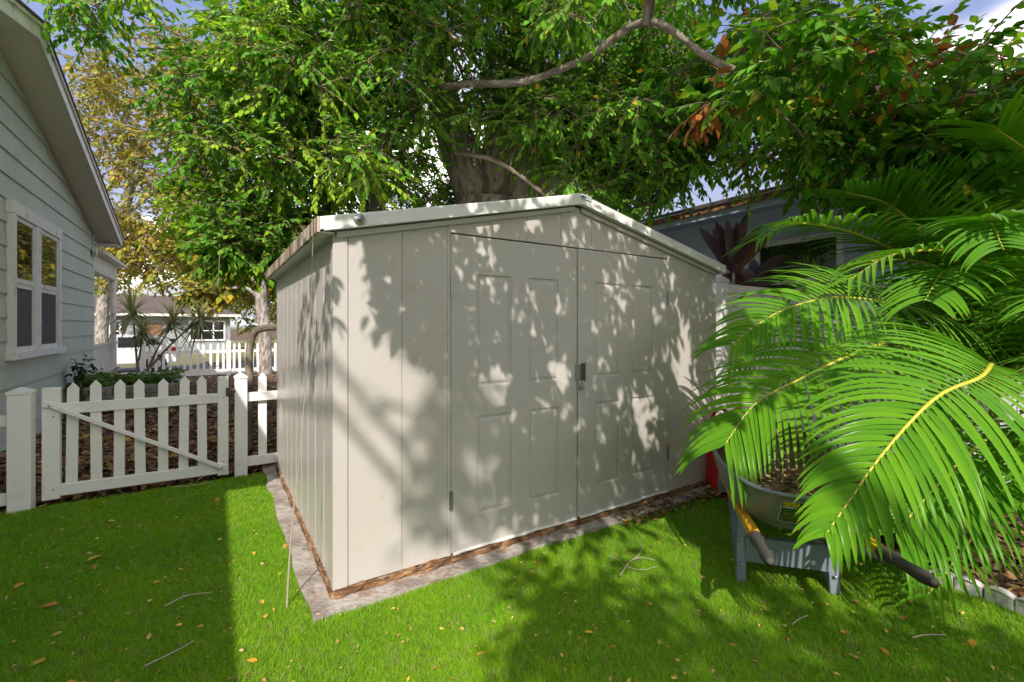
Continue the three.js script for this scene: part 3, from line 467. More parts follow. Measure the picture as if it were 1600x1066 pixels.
// ---------------------------------------------------------------- the big ficus behind the shed
const ficusPal = [[.40, [.10, .31, .010]], [.30, [.15, .40, .012]], [.15, [.065, .22, .010]], [.13, [.29, .50, .018]], [.02, [.5, .36, .02]]];
const rusty = [.36, .14, .028], lime = [.30, .53, .016];
{
  const tree = thing('ficus_tree', G(-.25, 7.4), 'big leafy green fig tree behind the shed, its crown hanging over the roof', 'tree');
  const o = tree.position, loc = p => p.clone().sub(o), LB = new Limbs(11), F = new Foliage(12, ficusPal);
  const lg = (pts, rad, mat, name, seg) => LB.limb(pts.map(q => loc(G(...q))), rad, tree, mat, name, seg);
  lg([[-.45, 7.4, -.1], [-.42, 7.4, 1.2], [-.36, 7.35, 2.4], [-.32, 7.3, 3.4]], [.85, .66, .60, .52], M.barkDark, 'trunk', 14);
  lg([[.05, 7.3, -.1], [0, 7.3, 1.5], [.1, 7.25, 2.6], [.32, 7.2, 3.9], [.7, 7.0, 5.4]], [.6, .5, .44, .3, .2], M.barkDark, 'trunk', 12);
  lg([[-.35, 7.3, 3.2], [-.9, 7.2, 4.4], [-1.3, 7, 6]], [.42, .28, .16], M.barkDark, 'limb'); lg([[-.3, 7.3, 3.2], [-.1, 7.3, 4.6], [.1, 7.4, 6.6]], [.4, .3, .15], M.barkDark, 'limb');
  lg([[.2, 7.2, 3.3], [1.3, 6.9, 4.4], [2.6, 6.6, 5.4]], [.3, .18, .1], M.barkDark, 'limb');
  // pale stem left of the trunk and the long limb that leaves it to the right
  lg([[-2.15, 6.6, -.1], [-2.12, 6.6, 2.2], [-1.95, 6.5, 3.1], [-1.80, 6.4, 4.05], [-1.92, 6.4, 4.9], [-1.45, 6.4, 5.7], [-.9, 6.3, 6.4]], [.15, .13, .12, .105, .10, .08, .06], M.barkLight, 'stem', 10);
  lg([[-1.92, 6.4, 4.5], [-2.2, 6.4, 5.6], [-2.3, 6.5, 7]], [.09, .07, .04], M.barkLight, 'limb');
  lg([[-1.85, 6.45, 3.7], [-1.15, 6.1, 4.48], [-.55, 5.6, 4.36], [.12, 5.05, 4.10], [.72, 4.5, 4.04], [1.2, 4.08, 4.12], [1.72, 3.92, 3.68], [2.1, 3.75, 3.42], [2.9, 3.5, 3.22], [3.6, 3.3, 3.1]], [.055, .046, .042, .04, .037, .035, .03, .025, .019, .012], M.barkLight, 'limb', 9);
  lg([[-.75, 6.2, 3.75], [-.2, 5.8, 3.5], [.3, 5.6, 3.1], [.9, 5.5, 2.55]], [.03, .028, .022, .012], M.barkLight, 'limb', 6);
  lg([[-2.9, 6.9, -.1], [-2.85, 6.9, 1.6], [-2.7, 6.8, 3.2], [-2.9, 6.6, 5]], [.12, .11, .09, .05], M.barkDark, 'stem', 8);
  // overhead limbs that reach out above the lawn, over and behind the viewer
  lg([[1.2, 4.08, 4.12], [1.0, 3.0, 4.35], [.75, 1.8, 4.2], [.4, .6, 4.3], [.1, -.6, 4.7]], [.045, .04, .034, .026, .014], M.barkLight, 'limb', 8);
  lg([[1.9, 3.9, 3.7], [1.9, 2.6, 3.9], [1.5, 1.3, 3.95]], [.034, .026, .014], M.barkLight, 'limb', 7);
  // crown volumes: [a, d, h, ra, rd, rh, clumps, clump radius, leaves per spray, leaf size]
  const vols = [
    [-3.3, 6.0, 4.0, 1.15, .8, 1.9, 190, .5, 11, .09], [-3.35, 5.7, 2.65, .5, .5, .55, 36, .42, 10, .09], [-4.5, 5, 4.95, .6, .4, .3, 12, .4, 8, .09],
    [-2.2, 5.6, 4.5, 1.2, .9, 1.5, 140, .46, 11, .088], [-2.3, 6.4, 3.2, .7, .4, .7, 26, .4, 9, .085], [-1.0, 6.0, 5.3, 1.6, 1.2, 1.3, 150, .5, 11, .085], [-1.4, 6.6, 3.6, .5, .5, .8, 20, .4, 9, .085],
    [.9, 6.0, 4.9, 1.5, 1.0, 1.5, 190, .46, 11, .085], [1.5, 5.6, 3.85, 1.1, .8, 1.0, 130, .42, 11, .085], [1.7, 6.6, 4.0, 1.0, .7, .8, 60, .42, 10, .085], [-.3, 8.6, 5.0, 3.6, .8, 2.0, 50, .6, 9, .10],
    [-2.9, 8.0, 3.6, 1.4, .6, 1.0, 24, .5, 9, .10], [.6, 8.2, 3.0, 1.2, .5, .6, 8, .45, 9, .10],
    [1.2, 4.6, 4.25, 1.0, .7, .6, 60, .4, 9, .09], [2.8, 4.6, 3.75, 1.0, .8, .75, 100, .4, 9, .09], [2.9, 3.7, 3.05, .8, .5, .62, 60, .34, 8, .095], [3.4, 3.2, 2.85, .7, .4, .6, 46, .32, 8, .10],
    [3.2, 1.6, 4.0, 1.0, .9, .5, 50, .36, 8, .10], [2.8, 2.4, 5.4, 1.5, 1.0, .7, 90, .4, 9, .10], [-.4, 3.9, 5.7, 1.3, .5, .5, 50, .4, 9, .10], [-1.15, 7.9, 3.5, .55, .3, .9, 20, .45, 9, .09],
    [4.2, 4.6, 3.3, .9, .8, .8, 46, .4, 9, .095], [1.9, 3.2, 3.25, .8, .45, .25, 22, .32, 8, .10],
  ];
  for (const [a, d, h, ra, rd, rh, n, rad, nl, sz] of vols) for (let i = 0; i < n; i++) {
    const r = F.r; let x, y, z; do { x = r() * 2 - 1; y = r() * 2 - 1; z = r() * 2 - 1; } while (x * x + y * y + z * z > 1);
    const pa = a + x * ra, pd = d + y * rd, ph = h + z * rh; if (pd < 7.2 && pa / pd > -.16 && pa / pd < .03 && (ph - 1.42) / pd < .38) continue;
    { const uu = pa / pd, ww = (ph - 1.42) / pd, wl = uu < .3 ? lerp(.507, .66, (uu + .18) / .48) : lerp(.66, .54, (uu - .3) / .255); if (uu > -.18 && uu < .52 && Math.abs(ww - wl) < .075 && pd < Math.max(4.2, 6.2 - 4.2 * (uu + .18)) + .3) continue; }   // the long limb hangs free below its leaves
    const p = G(pa, pd, ph), q = loc(p); LB.reach(q, .008, 2.2);
    const rust = a > 1.5 && r() < .08 ? rusty : a < -2 && r() < .3 ? lime : null; F.clump(q, rad, 9, nl, sz, null, rust);
  }
  // hanging foliage between the sun and the shed front: u along the front, v height on it
  const r = rng(77);
  const edge = [[0.17, 1.9], [.20, 1.62], [.33, 1.42], [.50, 1.40], [.60, 1.28], [.74, 1.02], [.92, .88], [1.0, .62], [1.1, .2]];  // lower left border of the leaf shade
  const vMin = u => { if (u < edge[0][0]) return 9; for (let i = 0; i < edge.length - 1; i++) if (u <= edge[i + 1][0]) return lerp(edge[i][1], edge[i + 1][1], (u - edge[i][0]) / (edge[i + 1][0] - edge[i][0])); return .1; };
  const open = [[.80, 1.78, .10, .10], [.90, 1.16, .17, .12], [1.42, 1.22, .10, .16], [.87, .62, .13, .3], [1.55, 1.0, .07, .2], [2.75, 1.3, .12, .3], [3.0, .8, .16, .25], [2.3, .8, .14, .2], [2.0, 1.75, .08, .2], [1.2, 1.55, .08, .1]];
  for (let i = 0; i < 2900; i++) {
    const u = r() * 3.2, v = .1 + r() * 2.15; if (v < vMin(u)) continue;
    let dens = u < .62 ? 1 : u < 1.05 ? .85 : .8; for (const [cu, cv, ru, rv] of open) if (((u - cu) / ru / 1.25) ** 2 + ((v - cv) / rv / 1.25) ** 2 < 1) dens = .04;
    if (r() > dens) continue;
    const q = V(SX + u, v, SZ), [a, d] = toPlan(q), smin = (.76 * d + 1.42 - v + .34) / (TAN_EL + .74), s = smin + r() * 1.1;
    const c = G(a, d - s, v + TAN_EL * s), lc = loc(c);
    if (r() < .3) LB.reach(lc, .004, 1.6);
    const dir = V(r() - .5, -.1 - .4 * r(), r() - .5); F.spray(lc, dir, .13 + .12 * r(), 4, .11);
  }
  for (let i = 0; i < 30; i++) { const q = V(SX, 1.25 + .6 * r(), SZ - .15 - 1.0 * r()), [a, d] = toPlan(q), s = (.76 * d + 1.42 - q.y + .34) / (TAN_EL + .74) + r() * .6; F.spray(loc(G(a, d - s, q.y + TAN_EL * s)), V(r() - .5, -.4, r() - .5), .16, 4, .11); }
  F.build(tree, LEAF, M.leaf); LB.build(tree, M.barkLight);
}
// ---------------------------------------------------------------- tree behind the viewer: shades the right of the lawn
{
  const tree = thing('shade_tree', G(2.6, -6), 'leafy tree behind the viewpoint that shades the lawn', 'tree');
  const o = tree.position, loc = p => p.clone().sub(o), LB = new Limbs(31), F = new Foliage(32, ficusPal), r = rng(33);
  const lg = (pts, rad, name) => LB.limb(pts.map(q => loc(G(...q))), rad, tree, M.barkDark, name);
  lg([[2.6, -6, -.1], [2.4, -5.8, 2.4], [1.8, -5.2, 4.6], [1.2, -4.6, 6.2]], [.3, .24, .16, .06], 'trunk'); lg([[2.3, -5.7, 2.6], [1.6, -4.6, 4], [.9, -3.6, 4.9]], [.13, .09, .03], 'limb'); lg([[2.3, -5.7, 3], [3, -4.6, 4.2], [3.4, -3.6, 5]], [.12, .08, .03], 'limb');
  const spot = (a, d, h, s) => { const c = loc(G(a, d - s, h + TAN_EL * s)); LB.reach(c, .01, 3); F.clump(c, .42, 4, 6, .13); };
  for (let i = 0; i < 680; i++) {
    const a = .1 + r() * 2.5, d = 1.2 + r() * 2.2; const w = d * TAN_EL; if (a > 1.0 && d > 2.35) continue; const lit = a < .38 + .25 * Math.sin(d * 5) || (N1(a / 8 + .13, d / 8 + .41, 14, 2) > .575);
    if (lit) continue; spot(a, d, 0, 4.2 + r() * 2.2);
  }
  // the soft blot on the left door jamb and lower door
  for (let i = 0; i < 13; i++) { const u = .58 + r() * .2, v = .5 + r() * .65, q = V(SX + u, v, SZ), [a, d] = toPlan(q); spot(a, d, v, 6.4 + r() * 2); }
  F.build(tree, LEAF, M.leaf); LB.build(tree, M.barkDark);
}
// overhead service wires of the house on the left
{
  for (const [u, v, lab] of [[.30, .84, 'upper overhead service wire above the pale green house'], [.36, .53, 'lower overhead service wire above the pale green house']]) {
    const q = V(SX + u, v, SZ), [a, d] = toPlan(q), c = G(a, d - 7.5, v + TAN_EL * 7.5), w = V(-.10, 0, -1).normalize();
    const t = thing('service_wire', c, lab, 'wire', 'overhead wires'); mesh('cable', tube([w.clone().multiplyScalar(-14), w.clone().multiplyScalar(-4).add(V(0, -.03, 0)), V(0, 0, 0), w.clone().multiplyScalar(6)], [.022], 6, 12), M.darkSteel, t);
  }
}

// ---------------------------------------------------------------- street side: trees, house, car, planting
function bgTree(name, label, a, d, h0, trunk, crown, pal, seed, mat, geo = LEAFW, group) {
  const t = thing(name, G(a, d, groundY(d * CY - a * SY) - .05), label, 'tree', group), o = t.position, loc = p => p.clone().sub(o), LB = new Limbs(seed), F = new Foliage(seed + 1, pal);
  trunk.forEach(([pts, rad], i) => LB.limb(pts.map(q => loc(G(a + q[0], d + q[1], q[2]))), rad, t, mat, i ? 'limb' : 'trunk', 8));
  for (const [ca, cd, ch, ra, rd, rh, n, rad, sp, nl, sz] of crown) for (let i = 0; i < n; i++) { const r = F.r; let x, y, z; do { x = r() * 2 - 1; y = r() * 2 - 1; z = r() * 2 - 1; } while (x * x + y * y + z * z > 1); const c = loc(G(a + ca + x * ra, d + cd + y * rd, ch + z * rh)); LB.reach(c, .012, 4); F.clump(c, rad, sp, nl, sz); }
  F.build(t, geo, M.leaf); LB.build(t, mat); return t;
}
const yellowPal = [[.42, [.36, .36, .03]], [.30, [.25, .34, .03]], [.18, [.46, .38, .05]], [.10, [.34, .20, .06]]];
const olivePal = [[.5, [.19, .24, .03]], [.3, [.27, .28, .04]], [.2, [.11, .17, .02]]];
bgTree('yellow_tree', 'tall sparse tree with yellowing leaves beside the gable overhang', -15.2, 17, 0, [[[[0, 0, -.5], [.2, 0, 3], [1.0, 0, 6], [2.2, 0, 9.5]], [.22, .18, .13, .05]], [[[.2, 0, 3.2], [2.4, 0, 5], [4, -.3, 7.2]], [.1, .07, .03]], [[[.3, 0, 4], [-1.2, 0, 6], [-1.4, 0, 9]], [.1, .07, .03]], [[[.9, 0, 5.5], [3, 0, 7.5], [3.4, 0, 10.5]], [.08, .05, .02]]], [[2.2, 0, 8.5, 3.2, 2, 4.2, 240, .8, 7, 8, .17], [2.4, 0, 4.4, 2.8, 1.6, 1.6, 90, .7, 8, 8, .17]], yellowPal, 101, M.barkGray, LEAFW, 'yellowing trees by the street');
bgTree('yellow_tree', 'spreading yellow-green tree above the white car', -9.9, 20.5, 0, [[[[0, 0, -.7], [.1, 0, 2], [.6, 0, 4.2]], [.2, .17, .1]], [[[.2, 0, 2.6], [2, -.4, 4], [3.8, -.6, 4.4]], [.09, .06, .03]], [[[.1, 0, 2.2], [-1.8, 0, 3.8], [-3, 0, 4.6]], [.09, .06, .03]]], [[-1.4, 0, 4.6, 4.4, 2, 2.0, 300, .8, 8, 8, .17]], yellowPal, 111, M.barkGray, LEAFW, 'yellowing trees by the street');
bgTree('grey_trunk_tree', 'grey-trunked tree with bright yellow leaf clusters beside the shed corner', -7.45, 13.9, 0, [[[[0, 0, -.1], [-.02, 0, 1.3], [-.12, 0, 2.2], [-.05, 0, 3.4], [.1, 0, 5]], [.20, .17, .16, .11, .05]], [[[-.1, 0, 2.2], [-.5, -.1, 2.55], [-1.05, -.1, 2.5], [-1.2, -.1, 2.0]], [.07, .06, .05, .03]], [[[-.1, 0, 2.4], [-.6, 0, 3.2], [-1.3, 0, 3.8]], [.07, .05, .02]]], [[-1.5, -.2, 2.5, .55, .4, .5, 16, .5, 7, 6, .22], [-.6, .3, 3.7, 1.6, .8, 1.0, 60, .6, 7, 8, .15]], [[.5, [.40, .34, .02]], [.3, [.22, .27, .02]], [.2, [.12, .17, .02]]], 121, M.barkGray);
for (const [a, d, h, ra, rh, n, pal, lab, sd] of [[-24, 44, 5.5, 6, 4.5, 150, olivePal, 'olive tree behind the far house, left of its roof', 131], [-15, 48, 6, 7, 5, 170, yellowPal, 'yellow-green tree behind the middle of the far house roof', 141], [-7, 40, 5, 5.5, 4.6, 150, olivePal, 'olive green tree at the right end of the far house', 151], [-10.2, 27, 1.6, 2.0, 2.4, 60, olivePal, 'dark leafy tree in the far front yard beside the grey trunk', 161], [-36, 40, 6, 6, 5, 100, olivePal, 'leafy tree across the street seen past the porch', 171], [3, 34, 4.5, 6, 3.8, 70, olivePal, 'background tree low behind the shed roof', 181], [13, 30, 4.4, 5, 3.5, 60, yellowPal, 'yellow-green background tree behind the blue-grey house', 191]])
  bgTree('background_tree', lab, a, d, 0, [[[[0, 0, -.6], [.1, 0, h * .5], [0, 0, h]], [.3, .22, .08]]], [[0, 0, h, ra, 2.5, rh, n, 1.2, 8, 8, .32]], pal, sd, M.barkGray, LEAFW, 'trees across the street');
{
  // far house, its front to the street
  const Z = -38, t = thing('street_house', V(-2.5, -.48, Z), 'low grey house with a brown hip roof across the street', 'house'), y = -0;
  mesh('wall', box(-8, 3.4, 0, 2.66, -7, 0), M.greyWall, t);
  { const g = new THREE.BufferGeometry(), e = .6, x0 = -8 - e, x1 = 3.4 + e, z0 = -7 - e, z1 = e, b = 2.70, h = 4.1, q = [[x0, b, z1], [x1, b, z1], [x1, b, z0], [x0, b, z0], [x0 + 3.4, h, -3.5], [x1 - 3.4, h, -3.5]], f = [0, 1, 5, 0, 5, 4, 1, 2, 5, 2, 3, 4, 2, 4, 5, 3, 0, 4, 0, 2, 1, 0, 3, 2], p = []; f.forEach(i => p.push(...q[i])); g.setAttribute('position', new THREE.Float32BufferAttribute(p, 3)); g.computeVertexNormals(); g.setAttribute('uv', new THREE.Float32BufferAttribute(new Float32Array(f.length * 2), 2)); mesh('roof', uvm(g), M.shingle, t); }
  mesh('fascia', box(-8.62, 4.02, 2.56, 2.72, .6, .64), M.trim, t);
  mesh('door', box(-1.4, -.45, 0, 2.1, .001, .05), M.brownDoor, t);
  const win = (x0, x1, nx) => { const w = new THREE.Group(); w.name = 'window'; t.add(w); mesh('frame', join([box(x0, x1, .9, 1.0, .001, .09), box(x0, x1, 2.2, 2.3, .001, .09), box(x0, x0 + .1, 1.0, 2.2, .001, .09), box(x1 - .1, x1, 1.0, 2.2, .001, .09)]), M.pvc, w); for (let i = 1; i < nx; i++) mesh('muntin', box(lerp(x0, x1, i / nx) - .04, lerp(x0, x1, i / nx) + .04, 1, 2.2, .03, .08), M.pvc, w); mesh('muntin', box(x0 + .1, x1 - .1, 1.57, 1.63, .031, .079), M.pvc, w); mesh('pane', box(x0 + .1, x1 - .1, 1, 2.2, .005, .02), M.glass, w); };
  win(1.0, 3.1, 3); win(-3.6, -2.5, 2); win(-5.8, -4.6, 2);
  // cream house far left, seen under the porch
  const c = thing('cream_house', V(-15, -.48, -44), 'cream house far across the street seen under the porch', 'house'); mesh('wall', box(-6, 4, 0, 3.2, -6, 0), M.creamWall, c); mesh('roof', prism([[-6.6, 3.202], [4.6, 3.202], [-1, 5.2]], -6.4, .4), M.shingle, c);
}
{
  // white hatchback, nose to the left
  const t = thing('parked_car', V(-3.5, -.48, -25.2), 'white hatchback car parked on the street behind the picket fence', 'car');
  const prof = [[-2.15, .35], [-2.2, .62], [-2.08, .86], [-1.2, 1.02], [-.55, 1.44], [.2, 1.56], [1.25, 1.52], [1.75, 1.38], [2.12, 1.02], [2.22, .8], [2.18, .36]];
  const s = new THREE.Shape(); s.moveTo(...prof[0]); s.splineThru(prof.slice(1).map(p => new THREE.Vector2(...p))); for (const cx of [1.38, -1.35]) { s.lineTo(cx + .4, .33); s.absarc(cx, .33, .4, 0, Math.PI, false); } s.lineTo(...prof[0]);
  const b = new THREE.ExtrudeGeometry(s, { depth: 1.56, bevelEnabled: true, bevelSize: .1, bevelThickness: .1, bevelSegments: 4, bevelOffset: -.1, curveSegments: 10 }); b.translate(0, 0, -.78); mesh('body', b, M.carPaint, t);
  for (const z of [.881, -.899]) { mesh('side_window', prism([[-.95, 1.03], [-.42, 1.38], [.12, 1.46], [.12, 1.03]], z, z + .018, .002), M.carGlass, t); mesh('side_window', prism([[.18, 1.03], [.18, 1.46], [.9, 1.44], [1.0, 1.05]], z, z + .018, .002), M.carGlass, t); mesh('side_window', prism([[1.08, 1.07], [1.0, 1.43], [1.3, 1.4], [1.66, 1.14]], z, z + .018, .002), M.carGlass, t); mesh('tail_light', prism([[1.78, .86], [2.18, .84], [2.14, 1.0], [1.82, 1.02]], z - .012, z + .022, .006), M.lampRed, t); }
  mesh('rear_window', box(1.85, 2.03, 1.1, 1.36, -.6, .6).rotateZ(0), M.carGlass, t);
  for (const x of [1.38, -1.35]) for (const z of [.70, -.70]) { const w = new THREE.Group(); w.name = 'wheel'; w.position.set(x, .33, z); t.add(w); mesh('tyre', new THREE.TorusGeometry(.25, .085, 10, 28), M.tyre, w); mesh('rim', new THREE.CylinderGeometry(.19, .19, .12, 20).rotateX(Math.PI / 2), M.steel, w); }
}
{
  // raised bed with ground cover and variegated dracaenas
  const bed = thing('raised_bed', V(-1.3, 0, -10.8), 'raised stone planting bed with leafy ground cover by the porch', 'planter');
  for (let k = 0; k < 3; k++) for (let i = 0; i < 5; i++) mesh('stone', box(-.7 + i * .29 + (k % 2) * .04 + .004, -.7 + (i + 1) * .29 + (k % 2) * .04 - .004, k * .14 + .003, (k + 1) * .14, .70, .86, .02), M.concrete, bed);
  for (let k = 0; k < 3; k++) for (let i = 0; i < 5; i++) mesh('stone', box(.62, .78, k * .14 + .003, (k + 1) * .14, -.9 + i * .31, -.9 + (i + 1) * .31 - .008, .02), M.concrete, bed);
  mesh('soil', box(-.68, .62, 0, .38, -.9, .70), M.mulch, bed);
  const F = new Foliage(201, [[.6, [.09, .20, .015]], [.4, [.15, .27, .02]]]); for (let i = 0; i < 120; i++) { const r = F.r; F.clump(V(-.66 + r() * 1.3, .40 + r() * .1, -.85 + r() * 1.6), .16, 5, 5, .10); } F.build(bed, LEAF, M.leaf, 'ground_cover');
}
function strapLeaf(base, dir, len, w, droop, col0, col1, n = 6) {          // sword leaf with pale margins through vertex colours
  const pos = [], col = [], ind = [], d = dir.clone().normalize(), s = d.clone().cross(UP); if (s.lengthSq() < .01) s.set(1, 0, 0); s.normalize();
  for (let i = 0; i <= n; i++) { const t = i / n, p = base.clone().addScaledVector(d, len * t); p.y -= droop * len * t * t; const hw = w / 2 * (t < .15 ? .6 + t * 2.6 : 1 - ((t - .15) / .85) ** 1.6); for (const k of [-1, 0, 1]) { pos.push(p.x + s.x * hw * k, p.y + (k ? .12 * hw : 0) * 2, p.z + s.z * hw * k); const c = k ? col1 : col0; col.push(...c); } }
  for (let i = 0; i < n; i++) for (let k = 0; k < 2; k++) { const a = i * 3 + k, b = a + 3; ind.push(a, a + 1, b, b, a + 1, b + 1); }
  const g = new THREE.BufferGeometry(); g.setAttribute('position', new THREE.Float32BufferAttribute(pos, 3)); g.setAttribute('color', new THREE.Float32BufferAttribute(col, 3)); g.setIndex(ind); g.computeVertexNormals(); return g;
}
{
  const r = rng(301);
  const dr = (a, d, y0, heads, label) => { const t = thing('dracaena', G(a, d, y0), label, 'plant', 'variegated dracaenas by the porch'); const o = t.position;
    for (const [ha, hd, hh, R] of heads) { const top = G(a + ha, d + hd, hh).sub(o); mesh('stem', tube([V(0, 0, 0), top.clone().multiplyScalar(.45).add(V(0, .06, 0)), top], [.028, .022, .02], 6, 8), M.barkGray, t);
      const L = []; for (let i = 0; i < 70; i++) { const az = r() * 6.283, el = -.9 + r() * 2.3; L.push(strapLeaf(top.clone().add(V(0, -.12 + .2 * r(), 0)), V(Math.cos(az) * Math.cos(el), Math.sin(el), Math.sin(az) * Math.cos(el)), R * (.7 + .5 * r()), .055, .25, [.20, .24, .08], el < .1 ? [.30, .30, .14] : [.60, .57, .27], 5)); }
      const m = mesh('leaf_head', mergeGeometries(L), M.yucca, t); m.userData.kind = 'stuff'; } return t; };
  dr(-8.7, 10.7, .4, [[-.12, 0, 1.78, .78], [.06, .1, 1.28, .55]], 'tall variegated dracaena nearest the porch post'); dr(-8.4, 10.6, .4, [[.6, 0, 1.5, .68], [1.15, .1, 1.6, .75]], 'leaning variegated dracaena in front of the far house window');
}
// dried vine by the house wall, bent pale stem by the shed
{
  const t = thing('dry_shrub', G(-6.95, 7.35), 'dark dried shrub against the pale green wall', 'plant'), F = new Foliage(401, [[.7, [.05, .04, .025]], [.3, [.06, .10, .02]]]), LB = new Limbs(402);
  LB.limb([V(0, 0, 0), V(.05, .4, 0), V(0, .85, .03)], [.03, .02, .01], t, M.twig, 'stem'); for (let i = 0; i < 16; i++) { F.clump(V((F.r() - .5) * .22 + (i % 3) * .05, .1 + .75 * F.r(), (F.r() - .5) * .2), .13, 5, 6, .07); } F.build(t, LEAF, M.leaf, 'foliage');
  const b = thing('bent_stem', V(.33, 0, -6.1), 'bare bent brown stem rising behind the shed corner', 'stem'); mesh('stem', tube([V(0, -.02, 0), V(.0, .7, 0), V(.01, 1.2, 0), V(.06, 1.36, 0), V(.17, 1.40, .02), V(.4, 1.42, .05)], [.05, .045, .045, .042, .04, .036], 10, 30), M.barkLight, b);
}

// ---------------------------------------------------------------- areca palm on the right
function leaflet(base, dir, nrm, len, w, droop, n = 8, twist = 0) {       // folded blade that bends down under its weight
  const pos = [], col = [], ind = [], d = dir.clone().normalize(); let p = base.clone(), cur = d.clone();
  const up = nrm.clone();
  for (let i = 0; i <= n; i++) {
    const t = i / n; if (i) { cur.y -= droop / n * (.5 + 1.3 * t); cur.normalize(); p = p.clone().addScaledVector(cur, len / n); }
    const side = cur.clone().cross(up).normalize(), nn = side.clone().cross(cur).normalize();
    const prof = t < .1 ? .45 + 5.5 * t : Math.pow(Math.max(0, 1 - (t - .1) / .9), .62) * (1 - .0 * t), hw = w / 2 * Math.min(1, prof);
    for (let q = 0; q < 3; q++) t > .9 && twist > .45 ? col.push(1.6, .55, 3) : col.push(1, 1, 1);
    pos.push(p.x, p.y, p.z); for (const k of [-1, 1]) pos.push(p.x + side.x * hw * k + nn.x * hw * .42, p.y + side.y * hw * k + nn.y * hw * .42, p.z + side.z * hw * k + nn.z * hw * .42);
  }
  for (let i = 0; i < n; i++) { const a = i * 3, b = a + 3; ind.push(a, b, a + 1, a + 1, b, b + 1, a, a + 2, b, a + 2, b + 2, b); }
  const g = new THREE.BufferGeometry(); g.setAttribute('position', new THREE.Float32BufferAttribute(pos, 3)); g.setAttribute('color', new THREE.Float32BufferAttribute(col, 3)); g.setIndex(ind); g.computeVertexNormals(); g.setAttribute('uv', new THREE.Float32BufferAttribute(new Float32Array(pos.length / 3 * 2), 2)); return g;
}
{
  const base = G(3.05, 3.0), palm = thing('areca_palm', base, 'large areca palm with arching bright green fronds over the wheelbarrow', 'palm'), o = base, r = rng(501);
  // fronds: rachis points (a, d, h) from the stem outwards, leaflet length, count per side, built singly?, flags
  const fr = (pts, len, n, single, opt = {}) => {
    const q = pts.map(p => G(...p).sub(o)), cv = new THREE.CatmullRomCurve3(q, false, 'centripetal'), f = new THREE.Group(); f.name = 'frond'; palm.add(f);
    mesh('rachis', tube(q, [.014, .011, .008, .0035], 6, 24), M.rachis, f);
    const L = cv.getLength(), t0 = opt.t0 ?? .12, bag = [];
    for (let i = 0; i < n; i++) for (const s of [-1, 1]) {
      const t = t0 + (1 - t0) * (i + .5 + (r() - .5) * .3 + s * .12) / n; if (t > 1) continue;
      const p = cv.getPointAt(Math.min(.999, t)), T = cv.getTangentAt(Math.min(.999, t)); let S = T.clone().cross(UP); if (S.lengthSq() < .02) S = V(1, 0, 0); S.normalize(); const Nn = S.clone().cross(T).normalize();
      if (opt.roll) { const a = opt.roll; const S2 = S.clone().multiplyScalar(Math.cos(a)).addScaledVector(Nn, Math.sin(a)); Nn.multiplyScalar(Math.cos(a)).addScaledVector(S, -Math.sin(a)); S = S2; }
      const fw = lerp(.35, 1.3, t * t), d = S.clone().multiplyScalar(s).addScaledVector(T, fw + (r() - .5) * .08).addScaledVector(Nn, (opt.vee ?? .35) + (r() - .5) * .1);
      const sz = len * (t < .35 ? .75 + .25 * t / .35 : 1 - (opt.tip ?? .5) * Math.pow((t - .35) / .65, 1.4)) * (.94 + .12 * r());
      const g = leaflet(p, d, Nn, sz, (opt.w ?? .034) * (.85 + .3 * r()), (opt.droop ?? .9) * (.75 + .5 * r()), 8, r());
      if (r() < .02) continue;
      if (single) { mesh('leaflet', g, M.palm[Math.floor(r() * 3)], f); } else bag.push(g);
    }
    if (bag.length) { const m = mesh('leaflets', mergeGeometries(bag), M.palm[Math.floor(r() * 3)], f); m.userData.kind = 'stuff'; }
    return f;
  };
  // near fronds
  fr([[2.85, 2.75, .95], [2.45, 2.35, 1.22], [2.08, 2.05, 1.19], [1.747, 1.9, 1.124], [1.378, 1.75, .897], [1.273, 1.72, .787], [1.15, 1.69, .655]], .72, 50, true, { droop: .85, vee: .22, w: .032, t0: .2, tip: .8, roll: .55 });
  fr([[2.95, 3.1, 1.1], [2.62, 2.95, 1.32], [2.13, 2.72, 1.30], [1.60, 2.55, 1.13], [1.30, 2.47, 1.0], [1.12, 2.42, .80]], .70, 50, true, { droop: .8, vee: .2, t0: .16, w: .032, tip: .5, roll: .6 });
  fr([[3.15, 3.2, 1.1], [2.95, 3.12, 1.43], [2.45, 3.0, 1.57], [2.04, 2.95, 1.60], [1.66, 2.9, 1.5], [1.36, 2.86, 1.3]], .62, 48, true, { w: .031, droop: .85, vee: .35, t0: .16, roll: .6 });
  fr([[2.95, 2.8, .7], [2.65, 2.5, .86], [2.35, 2.32, .82], [2.05, 2.2, .68], [1.75, 2.1, .48]], .6, 42, false, { droop: .9, vee: .25, w: .033, roll: .4 });
  fr([[3.0, 2.7, .75], [2.75, 2.3, .90], [2.5, 2.1, .82], [2.2, 2.0, .62]], .5, 34, false, { droop: 1.0, vee: .25, w: .032 });
  // upper, shaded fronds
  fr([[3.3, 3.4, 1.3], [3.3, 3.5, 1.86], [2.8, 3.4, 2.0], [2.35, 3.3, 2.12], [1.95, 3.25, 2.14], [1.72, 3.2, 2.02]], .58, 40, false, { droop: .6, w: .036 });
  fr([[3.4, 3.5, 1.3], [3.45, 3.5, 1.85], [3.25, 3.42, 2.18], [3.0, 3.35, 2.35], [2.7, 3.3, 2.42]], .8, 40, false, { droop: .25, vee: .2, w: .04 });
  fr([[3.5, 3.3, 1.3], [3.6, 3.3, 1.9], [3.75, 3.3, 2.5], [3.6, 3.2, 2.9]], .7, 40, false, { droop: .45, w: .04 });
  fr([[3.3, 3.1, 1.2], [3.2, 3.0, 1.72], [2.8, 2.9, 1.88], [2.35, 2.85, 1.86], [2.05, 2.8, 1.7]], .5, 26, false, { droop: .7 });
